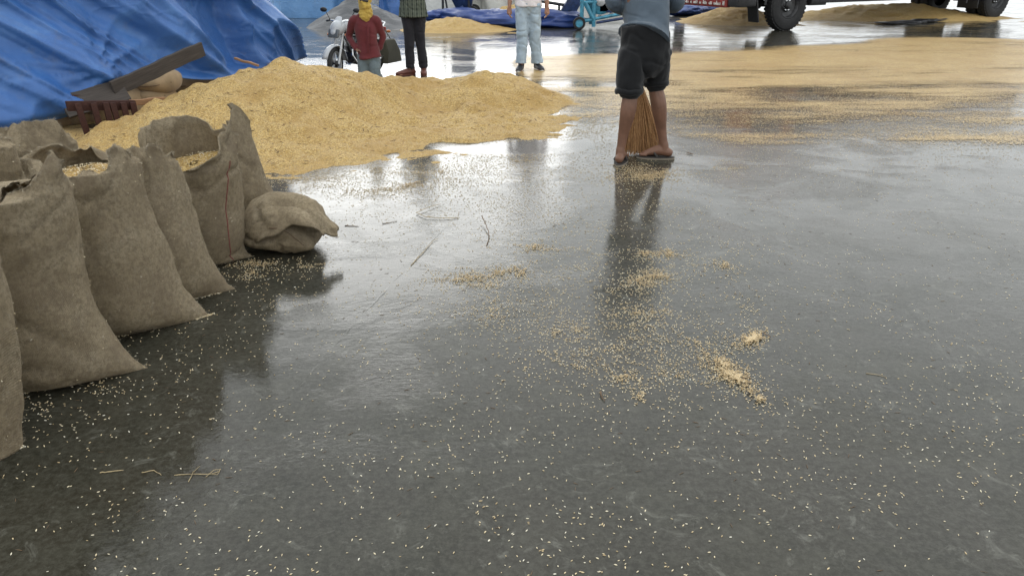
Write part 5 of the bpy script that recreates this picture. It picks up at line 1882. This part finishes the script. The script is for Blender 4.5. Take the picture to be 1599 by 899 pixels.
# ------------------------------------------------------------------ truck
MAT['truckred'] = paint("truck_red_paint", (.20, .026, .02), .45, wear=.3)
MAT['truckwhite'] = paint("white_lettering", (.70, .68, .64), .5)
MAT['chassis'] = paint("chassis_black", (.014, .014, .016), .5, wear=.3)
MAT['cab'] = paint("cab_paint", (.45, .17, .05), .35, wear=.12)
MAT['rimgrey'] = paint("wheel_disc", (.045, .045, .047), .5, .3, wear=.3)
MAT['bodywood'] = paint("truck_body_boards", (.22, .11, .06), .6, wear=.25)
def truck():
    F0 = gp(1229, 48)
    Rr = Vector((13.0, 21.3, 0))
    d = (F0 - Rr).normalized()                # forward
    l = Vector((d.y, -d.x, 0))                # towards the camera side is -? fixed below
    if l.y > 0: l = -l                        # l points to the near side
    wb = (F0 - Rr).length
    root = thing("truck", "black-framed goods truck with a lettered red bumper, at the upper right", "truck", (F0.x, F0.y, 0))
    def W(x, y, z): return F0 + d * x - l * y + Vector((0, 0, z))     # x forward of front axle, y away from the near wheel face
    M3 = Matrix((d, -l, Vector((0, 0, 1)))).transposed()
    def box(name, mat, x0, x1, y0, y1, z0, z1, bev=.02, parent=None, label=None):
        return MB().box(W((x0 + x1) / 2, (y0 + y1) / 2, (z0 + z1) / 2), (x1 - x0, y1 - y0, z1 - z0), M3, bev).build(name, mat, parent or root, label=label)
    def wheel(x, y, near):
        c = W(x, y, .53)
        ax = l if near else -l
        fw = Vector((0, 0, 1)).cross(ax)
        MX = Matrix((fw, Vector((0, 0, 1)), ax)).transposed().to_4x4()
        MX.translation = c
        w = thing_part("wheel", root, c)
        r = .53
        MB().lathe([(.285, -.13), (.33, -.145), (.43, -.145), (.50, -.125), (r, -.09), (r, .09), (.50, .125), (.43, .145), (.33, .145), (.285, .13)], MX, 64, True).build("tyre", MAT['tyre'], w, sharp=25)
        tr = MB()
        for k in range(36):
            a = 2 * math.pi * k / 36
            for sgn in (-1, 1):
                p = MX @ Vector((math.cos(a + sgn * .03) * (r + .004), math.sin(a + sgn * .03) * (r + .004), sgn * .065))
                rot = MX.to_3x3() @ Matrix.Rotation(a, 3, 'Z')
                tr.box(p, (.022, .055, .085), rot, 0)
        tr.build("tread", MAT['tyre'], w, smooth=False)
        MB().lathe([(.287, .10), (.275, .125), (.255, .10), (.24, .045), (.15, .02), (.11, .05), (.02, .05)], MX, 48, False, False).build("rim", MAT['rimgrey'], w)
        hb = MB().lathe([(.085, .03), (.085, .10), (.06, .13), (.03, .135)], MX, 24).build("hub", MAT['rimgrey'], w)
        rg = MB()
        rg.lathe([(.094, .052), (.118, .052), (.118, .062), (.094, .062)], MX, 32, True)
        rg.build("hub_ring", MAT['chrome'], w)
        for k in range(8):
            a = 2 * math.pi * k / 8
            p = MX @ Vector((math.cos(a) * .106, math.sin(a) * .106, .068))
            MB().box(p, (.022, .022, .02), MX.to_3x3(), .003).build("wheel_nut", MAT['rimgrey'], w)
    wheel(0, .145, True)
    for y in (.145, .47):
        wheel(-wb, y, y < .3)
    for y in (1.8, 2.1):
        wheel(-wb, y, False)
    # chassis rails and underrun bar
    box("chassis_rail", MAT['chassis'], -wb - 1.9, 1.25, .55, .63, .70, .95, .01)
    box("chassis_rail", MAT['chassis'], -wb - 1.9, 1.25, 1.55, 1.63, .70, .95, .01)
    for i in range(5):
        x = -.6 - i * (wb - .8) / 4
        box("cross_member", MAT['chassis'], x - .05, x + .05, .64, 1.54, .72, .90, .01)
    for x in (0, -wb):
        MB().tube([W(x, .2, .53), W(x, 2.05, .53)], .07, 14).build("axle", MAT['chassis'], root)
        MB().lathe([(.14, -.12), (.19, -.05), (.19, .05), (.14, .12)], Matrix.Translation(W(x, 1.1, .53)) @ M3.to_4x4(), 20).build("differential", MAT['chassis'], root)
        for y in (.50, 1.66):
            for q in range(3):
                MB().tube([W(x + .62, y, .70 - q * .0), W(x + .3, y, .56 + q * .022), W(x, y, .50 + q * .03), W(x - .3, y, .56 + q * .022), W(x - .62, y, .70)], .018, 6).build("leaf_spring", MAT['chassis'], root)
    # side guard rail and boxes under the body
    rail = MB().box(W(-wb * .5 + .05, .10, .615), (wb - 1.45, .06, .13), M3, .008).build("side_guard", MAT['chassis'], root)
    for f in (.18, .45, .7):
        x = -.9 - f * (wb - 1.8)
        box("guard_bracket", MAT['chassis'], x - .03, x + .03, .13, .5, .60, .75, .004)
    box("battery_box", MAT['chassis'], -1.25, -.72, .10, .45, .50, .86, .02)
    MB().tube([W(-1.5, .30, .78), W(-2.5, .30, .78)], .24, 24).build("fuel_tank", MAT['chassis'], root)
    box("hanging_bracket", MAT['chassis'], -wb + 1.25, -wb + 1.31, .06, .10, .42, .60, .004)
    # mud flaps
    MB().box(W(.98, .16, .56), (.035, .30, .74), M3 @ Matrix.Rotation(R(14), 3, 'Y'), .006).build("mud_flap", MAT['blackplastic'], root)
    MB().box(W(-wb + .85, .30, .52), (.03, .56, .48), M3 @ Matrix.Rotation(R(4), 3, 'Y'), .006).build("mud_flap", MAT['blackplastic'], root)
    # bumper with painted lettering
    bp = box("bumper", MAT['truckred'], 1.42, 1.56, .35, 2.25, .50, .86, .03)
    box("bumper_end", MAT['chassis'], 1.02, 1.55, .00, .345, .52, .86, .05)
    box("bumper_end", MAT['chassis'], 1.02, 1.55, 2.255, 2.55, .52, .86, .05)
    rng = random.Random(4)
    lm = MB()
    # hand-painted script along the bumper: too small to read, kept as loose joined strokes
    for row, z0, hh in ((0, .545, .085), (1, .70, .10)):
        x = .42
        pts = []
        while x < 2.2:
            w = rng.uniform(.025, .05)
            up = rng.choice((1.0, .55, .55, .75))
            pts += [(x, z0), (x + w * .3, z0 + hh * up), (x + w * .6, z0 + hh * .1)]
            x += w
            if rng.random() < .16:
                if len(pts) > 3:
                    lm.tube([W(1.5625, a, b) for a, b in pts], .008, 5)
                pts = []
                x += .05
    lm.build("painted_script", MAT['truckwhite'], bp, sharp=0)
    # cab: floor, doors, windscreen
    cb = MB()
    prof = [(1.40, .90), (1.44, 1.65), (1.22, 2.55), (1.05, 2.70), (-.62, 2.72), (-.70, 2.6), (-.70, .98), (-.62, .95), (-.60, 1.05), (.62, 1.15), (.68, .90)]
    vs, n = [], len(prof)
    for y in (.05, 2.45):
        vs += [W(x, y, z) for x, z in prof]
    fs = [tuple(range(n)), tuple(range(2 * n - 1, n - 1, -1))] + [(i, (i + 1) % n, n + (i + 1) % n, n + i) for i in range(n)]
    cb.add(vs, fs)
    cb.build("cab", MAT['cab'], root, smooth=False)
    MB().box(W(1.345, 1.25, 2.08), (.03, 2.1, .78), M3 @ Matrix.Rotation(R(-13.5), 3, 'Y'), .02).build("windscreen", MAT['glass'], root)
    dr = box("door", MAT['cab'], -.35, .85, .005, .06, 1.16, 2.5, .02)
    box("door_window", MAT['glass'], -.25, .72, -.005, .02, 1.75, 2.4, .02, dr)
    box("door_handle", MAT['chrome'], -.22, -.06, -.02, .01, 1.52, 1.56, .006, dr)
    gr = box("grille", MAT['blackplastic'], 1.43, 1.48, .65, 1.85, .95, 1.45, .02)
    for y in (.42, 2.08):
        MB().lathe([(.11, 0), (.11, .03), (.09, .045)], Matrix.Translation(W(1.44, y, 1.12)) @ (M3.to_4x4() @ Matrix.Rotation(R(90), 4, 'Y')), 24).build("headlamp", MAT['glass'], root)
    # wheel arch lip
    arch = []
    for i in range(13):
        a = math.pi * i / 12
        arch.append(W(.72 * math.cos(a), .06, .55 + .66 * math.sin(a)))
    MB().tube(arch, .03, 8).build("wheel_arch", MAT['chassis'], root)
    # cargo body with boarded sides
    fl = box("cargo_floor", MAT['chassis'], -wb - 2.0, -.85, .02, 2.48, 1.05, 1.17, .01)
    for k in range(7):
        z = 1.18 + k * .20
        box("side_board", MAT['bodywood'], -wb - 2.0, -.85, .0, .045, z, z + .19, .008)
        box("side_board", MAT['bodywood'], -wb - 2.0, -.85, 2.45, 2.495, z, z + .19, .008)
        box("head_board", MAT['bodywood'], -.90, -.85, .05, 2.44, z, z + .19, .008)
    nst = 7
    for i in range(nst):
        x = -.95 - i * (wb + .95) / (nst - 1)
        box("side_post", MAT['chassis'], x - .04, x + .04, -.05, -.003, 1.0, 2.62, .006)
truck()
# ------------------------------------------------------------------ background: covered stacks, sheets, machines, small heaps
def draped(name, label, cat, mat, px0, px1, py, Y, ztop, depth, seed, fold=.06, lean=.25, parts=None, group=None):
    """a stack under a sheet: front face with vertical folds, rounded shoulders, top and back"""
    a, b = at(px0, py, Y), at(px1, py, Y)
    L = b.x - a.x
    root = thing(name, label, cat, ((a.x + b.x) / 2, Y + depth / 2, 0), group)
    ns, nt = 110, 70
    U = np.linspace(0, 1, ns, endpoint=False)
    # footprint: rounded rectangle
    ang = U * 2 * np.pi
    p = .45
    fx = np.sign(np.cos(ang)) * np.abs(np.cos(ang)) ** p
    fy = np.sign(np.sin(ang)) * np.abs(np.sin(ang)) ** p
    cx, cy = (a.x + b.x) / 2, Y + depth / 2
    V = []
    for j in range(nt):
        t = j / (nt - 1)
        if t < .7:
            f = t / .7
            z = ztop * f
            sc = 1 - lean * .5 * f ** 1.2
        else:
            f = (t - .7) / .3
            z = ztop * (1 + .10 * math.sin(f * math.pi / 2))
            sc = (1 - lean * .5) * math.cos(f * math.pi / 2 * .98) ** .8
        dx = fold * (1 - np.abs(vn(fx * L * 2.2 + z * .5, fy * depth * 2.2, z * .6, 500 + seed)) - .5) + fold * .8 * vn(fx * L * 1.1, fy * depth * 1.1, z * 1.4, 510 + seed) + fold * .4 * vn(fx * L * 6 + z, fy * 5, z * 1.5, 520 + seed)
        k = sc * (1 + dx / max(.4, min(L, depth) * .5))
        V.append(np.stack([cx + fx * L / 2 * k, cy + fy * depth / 2 * k, np.full(ns, z) + .05 * vn(fx * 2, fy * 2 + z, z, 530 + seed) * min(1, t * 4)], 1))
    V = np.array(V)
    V[..., 2] = np.maximum(V[..., 2], 0.004)
    me = npmesh("sheet", V.reshape(-1, 3), grid_quads(ns, nt, True))
    link("sheet", me, mat, root)
    rp = []
    zz = ztop * .55
    j = int(.55 * .7 * (nt - 1))
    r = V[j]
    rp = [Vector(r[i] + np.array([fx[i], fy[i], 0]) * .012) for i in list(range(0, ns, 3)) + [0]]
    MB().tube(rp, .012, 6, cap=False).build("rope", MAT['fibre'], root, sharp=0)
    return root

def mound(name, label, cat, mat, px0, px1, py, Y, ztop, depth, seed, peak=.5, lump=.06, stuff=False, rough=.02):
    """low heap or a sheet thrown over a low heap"""
    a, b = at(px0, py, Y), at(px1, py, Y)
    cx, hw = (a.x + b.x) / 2, (b.x - a.x) / 2
    n, m = 120, 60
    u = np.linspace(-1, 1, n)
    v = np.linspace(-1, 1, m)
    U, W_ = np.meshgrid(u, v)
    pk = (peak - .5) * 2
    uu = np.where(U < pk, (U - pk) / (1 + pk), (U - pk) / (1 - pk))
    r = np.sqrt(uu ** 2 + W_ ** 2)
    Z = ztop * np.clip(1 - r, 0, 1) ** 1.0
    X, Y_ = cx + U * hw, Y + depth / 2 + W_ * depth / 2
    k = sstep(0, .4, 1 - r)
    Z = Z * (1 + lump / ztop * vn(X * 1.7, Y_ * 1.7, 0, 540 + seed) * 1.0) + k * (lump * .4 * vn(X * 4, Y_ * 4, 0, 541 + seed) + rough * vn(X * 11, Y_ * 11, 0, 542 + seed))
    Z = Z - .012 + .02 * vn(X * 3, Y_ * 3, 0, 543 + seed) * (1 - k)
    zf = Z.ravel()
    q = grid_quads(n, m)
    q = q[(zf[q] > -.005).any(1)]
    used = np.unique(q)
    mp = -np.ones(zf.size, np.int64)
    mp[used] = np.arange(used.size)
    vv = np.stack([X.ravel(), Y_.ravel(), np.maximum(zf, -.01)], 1)[used]
    o = link(name, npmesh(name, vv, mp[q]), mat)
    return prop(o, label, cat)

def crumpled(name, label, mat, pts, r, seed, flat=.6, cat="tarpaulin"):
    """a sheet rolled or bunched on the ground along a line of (px, py) points"""
    P = [gp(px, py) for px, py in pts]
    tab = [tuple(p) for p in P]
    n, m = 140, 36
    C = catmull(tab, n)
    T = np.gradient(C, axis=0)
    T /= np.linalg.norm(T, axis=1)[:, None]
    N = np.stack([-T[:, 1], T[:, 0], np.zeros(n)], 1)
    V = []
    for i in range(n):
        e = math.sin(math.pi * min(1, (i + .5) / n)) ** .35
        th = np.linspace(0, 2 * np.pi, m, endpoint=False)
        rr = r * e * (1 + .35 * vn(i * .06, np.cos(th) * 1.5, np.sin(th) * 1.5, 560 + seed) + .22 * (1 - 2 * np.abs(vn(i * .11 + th * .8, np.cos(th) * 3, np.sin(th) * 3, 570 + seed))))
        y = np.cos(th) * rr * 1.3
        z = (np.sin(th) * rr + r * .85) * flat
        V.append(C[i] + N[i] * y[:, None] + np.array([0, 0, 1]) * z[:, None])
    V = np.array(V)
    V[..., 2] = np.maximum(V[..., 2], .004)
    o = link(name, npmesh(name, V.reshape(-1, 3), grid_quads(m, n, True)), mat)
    return prop(o, label, cat)

# covered stacks along the far side, left to right
draped("covered_stack", "pale blue sheeted stack just right of the huge tarpaulin", "tarpaulin", MAT['pale_blue'], 412, 540, 20, 21.5, 1.45, 2.5, 1, .10)
draped("covered_stack", "dark navy sheeted stack far back, behind the dark grey sheet", "tarpaulin", MAT['navy'], 505, 600, 14, 25.0, 1.4, 2.5, 2, .10)
draped("covered_stack", "white sheeted stack behind the figure in maroon", "tarpaulin", MAT['whitetarp'], 550, 600, 17, 23.5, 1.2, 2.0, 3, .08)
draped("covered_stack", "blue sheeted stack between the figure in maroon and the plaid shirt", "tarpaulin", MAT['blue'], 592, 645, 26, 21.6, 1.15, 2.0, 4, .09)
draped("covered_stack", "grey-white sheeted stack behind the black stand", "tarpaulin", MAT['whitetarp'], 636, 736, 26, 22.2, 1.15, 2.5, 5, .07)
draped("covered_stack", "rumpled white sheeted stack behind the man in the white shirt", "tarpaulin", MAT['whitetarp'], 738, 812, 20, 24.0, 1.15, 2.5, 6, .16)
draped("covered_stack", "white sheeted stack far behind the turquoise machine", "tarpaulin", MAT['whitetarp'], 900, 1010, 8, 29.0, 1.2, 2.5, 7, .10)
mound("covered_heap", "low heap under a dark grey sheet behind the motorcycle", "tarpaulin", MAT['greytarp'], 452, 640, 49, 17.4, .66, 3.4, 1, .42, .05, rough=.012)
crumpled("bunched_sheet", "bright blue sheet bunched on the dark grey covered heap", MAT['blue'], [(548, 30), (575, 28), (604, 27)], .20, 2, .8)
crumpled("bunched_sheet", "long blue sheet bunched along the ground behind the man in white", MAT['navy2'] if 'navy2' in MAT else MAT['navy'], [(664, 38), (700, 37), (735, 42), (780, 44), (830, 42), (880, 43), (905, 40)], .27, 1, .75)
crumpled("bunched_sheet", "blue and black sheet lying near the truck bumper", MAT['navy'], [(1040, 26), (1075, 24), (1110, 21), (1143, 17)], .24, 3, .6)
crumpled("flat_sheet", "dark wet sheet lying flat under the middle of the truck", MAT['blacktarp'], [(1368, 38), (1410, 37), (1450, 34), (1495, 31)], .16, 4, .22)
mound("grain_mound", "small pale grain heap in front of the bunched blue sheet", "grain heap", MAT['grain'], 612, 815, 57, 16.9, .30, 1.9, 11, .40, .05)
mound("grain_mound", "grain heap beyond the long blue sheet, behind the white shirt", "grain heap", MAT['grain'], 720, 900, 27, 21.0, .35, 2.4, 12, .5, .05)
mound("grain_mound", "grain heap left of the truck's front wheel", "grain heap", MAT['grain'], 1070, 1260, 41, 18.9, .46, 2.6, 13, .55, .05)
mound("grain_mound", "long low grain heap stretching behind the truck frame", "grain heap", MAT['grain'], 1230, 1640, 36, 20.2, .42, 3.4, 14, .5, .07)
q = mound("stone", "small tan stone at the right foot of the huge tarpaulin", "stone", MAT['sacking'], 462, 478, 108, 10.5, .14, .2, 15, .5, .01, rough=.004)

# ------------------------------------------------------------------ machines
MAT['turq'] = paint("turquoise_paint", (.055, .25, .36), .4, wear=.25, scale=14)
MAT['mach_navy'] = paint("navy_paint", (.018, .040, .12), .4, wear=.3)
MAT['mach_black'] = paint("black_frame_paint", (.018, .020, .026), .5, wear=.3)
def bar(mb, p, q, r=.03, n=8):
    mb.tube([p, q], r, n)
def part_bar(root, name, mat, p, q, r=.03):
    m = MB()
    bar(m, p, q, r)
    return m.build(name, mat, root)
def small_wheel(root, c, r, w, mat):
    MX = Matrix.Translation(c) @ Matrix.Rotation(R(90), 4, 'X')
    o = MB().lathe([(r * .62, -w / 2), (r * .9, -w / 2), (r, -w / 3), (r, w / 3), (r * .9, w / 2), (r * .62, w / 2)], MX, 28, True).build("wheel", MAT['tyre'], root)
    MB().lathe([(r * .64, -w * .3), (r * .64, w * .3)], MX, 24).build("wheel_disc", mat, o)

def black_stand():
    Y = 20.5
    a = at(676, 28, Y)
    root = thing("conveyor_stand", "black wheeled stand with a navy hopper, in front of the white stack", "machine", (a.x + .5, Y, 0))
    X = lambda px, py, dy=0: at(px, py, Y + dy)
    part_bar(root, "base_beam", MAT['mach_black'], X(674, 25), X(738, 19, .3), .035)
    part_bar(root, "base_beam", MAT['mach_black'], X(676, 27, .9), X(738, 22, 1.2), .035)
    for px in (677, 692, 715):
        g0 = X(px, 25)
        part_bar(root, "foot", MAT['mach_black'], V3(g0.x, g0.y, .01), V3(g0.x, g0.y, g0.z + .12), .03)
    part_bar(root, "post", MAT['mach_black'], X(692, 25), X(692, 0) + V3(0, 0, .9), .032)
    part_bar(root, "brace", MAT['mach_black'], X(700, 24), X(694, -10), .025)
    part_bar(root, "post", MAT['mach_black'], X(733, 20), X(730, 0) + V3(0, 0, .9), .032)
    h = MB()
    c = X(722, 6, .3)
    top = [c + V3(x * .33, y * .4, 1.15) for x, y in ((-1, -1), (1, -1), (1, 1), (-1, 1))]
    mid = [c + V3(x * .30, y * .36, .2) for x, y in ((-1, -1), (1, -1), (1, 1), (-1, 1))]
    bot = [c + V3(.06 + x * .16, y * .2, -.22) for x, y in ((-1, -1), (1, -1), (1, 1), (-1, 1))]
    h.rings([bot, mid, top])
    h.build("hopper", MAT['mach_navy'], root, smooth=False)
    part_bar(root, "chute", MAT['mach_navy'], X(724, 12), X(704, 22), .06)
    for dy in (.1, 1.1):
        small_wheel(root, V3(X(737, 20).x, Y + dy, .18), .18, .09, MAT['mach_black'])
black_stand()

def dark_conveyor():
    Y = 20.8
    root = thing("conveyor", "black ladder-like conveyor frame with a navy chute, right of the white shirt", "machine", (at(870, 30, Y).x, Y, 0))
    X = lambda px, py, dy=0: at(px, py, Y + dy)
    for dy in (0, .5):
        part_bar(root, "rail", MAT['mach_black'], X(842, 2, dy), X(892, 10, dy), .04)
        part_bar(root, "rail", MAT['mach_black'], X(842, 14, dy), X(892, 20, dy), .035)
    for px in (852, 873, 888):
        part_bar(root, "rung", MAT['mach_black'], X(px, 4 + (px - 842) * .14), X(px, 15 + (px - 842) * .12), .03)
    for px in (856, 884):
        g0 = X(px, 18)
        part_bar(root, "leg", MAT['mach_black'], V3(g0.x, Y, .01), V3(g0.x, Y, g0.z), .035)
        part_bar(root, "leg", MAT['mach_black'], V3(g0.x, Y + .5, .01), V3(g0.x, Y + .5, g0.z), .035)
    m = MB()
    p0, p1 = X(885, 22), X(905, -14)
    ax = (p1 - p0).normalized()
    M = Matrix((ax.cross(V3(0, 1, 0)).normalized(), V3(0, 1, 0), ax)).transposed()
    m.box((p0 + p1) / 2, (.36, .40, (p1 - p0).length), M, .02)
    m.build("chute", MAT['mach_navy'], root)
    small_wheel(root, V3(X(889, 30).x, Y - .05, .17), .17, .08, MAT['mach_black'])
dark_conveyor()

def winnower():
    Y = 17.9
    root = thing("winnowing_machine", "turquoise wheeled winnowing machine left of the sweeper", "machine", (at(925, 45, Y).x, Y, 0))
    X = lambda px, py, dy=0: at(px, py, Y + dy)
    T = MAT['turq']
    for dy in (0, .7):
        p = X(908, 40, dy)
        part_bar(root, "leg", T, V3(p.x, Y + dy, .12), X(909, 0, dy) + V3(0, 0, .3), .045)
        part_bar(root, "leg", T, V3(X(927, 40).x, Y + dy, .06), X(927, 0, dy) + V3(0, 0, .3), .045)
        part_bar(root, "brace", T, X(914, 5, dy), X(927, 31, dy), .05)
        part_bar(root, "cross_bar", T, X(906, 4, dy), X(932, 4, dy), .035)
        part_bar(root, "base_rail", T, V3(X(904, 40).x, Y + dy, .16), X(931, 30, dy), .035)
        part_bar(root, "tow_bar", T, X(929, 30, dy), X(985, 19, dy), .035)
        part_bar(root, "tow_bar", MAT['mach_navy'], X(931, 36, dy), X(985, 27, dy), .03)
    for f in (.2, .5, .8):
        p = X(929, 30).lerp(X(985, 19), f)
        part_bar(root, "cross_bar", T, p, p + V3(0, .7, 0), .025)
    for dy in (-.06, .78):
        small_wheel(root, V3(X(904, 40).x, Y + dy, .14), .14, .07, T)
    MX = Matrix.Translation(X(938, 2, .05)) @ Matrix.Rotation(R(90), 4, 'X')
    MB().lathe([(.12, -.70), (.26, -.70), (.29, -.68), (.29, -.02), (.26, 0), (.12, 0)], MX, 40).build("fan_drum", T, root)
    MB().lathe([(.03, .0), (.10, .0), (.11, .03), (.03, .05)], MX, 24).build("fan_hub", MAT['silver'], root)
    h = MB()
    c = X(919, -6, .35)
    bot = [c + V3(x * .22, y * .3, 0) for x, y in ((-1, -1), (1, -1), (1, 1), (-1, 1))]
    mid = [c + V3(x * .30, y * .36, .55) for x, y in ((-1, -1), (1, -1), (1, 1), (-1, 1))]
    top = [c + V3(x * .48, y * .46, .9) for x, y in ((-1, -1), (1, -1), (1, 1), (-1, 1))]
    h.rings([bot, mid, top])
    h.build("hopper", T, root, smooth=False)
    MB().box(X(950, 4, .35), (.5, .6, .42), None, .03).build("motor_box", MAT['mach_navy'], root)
winnower()
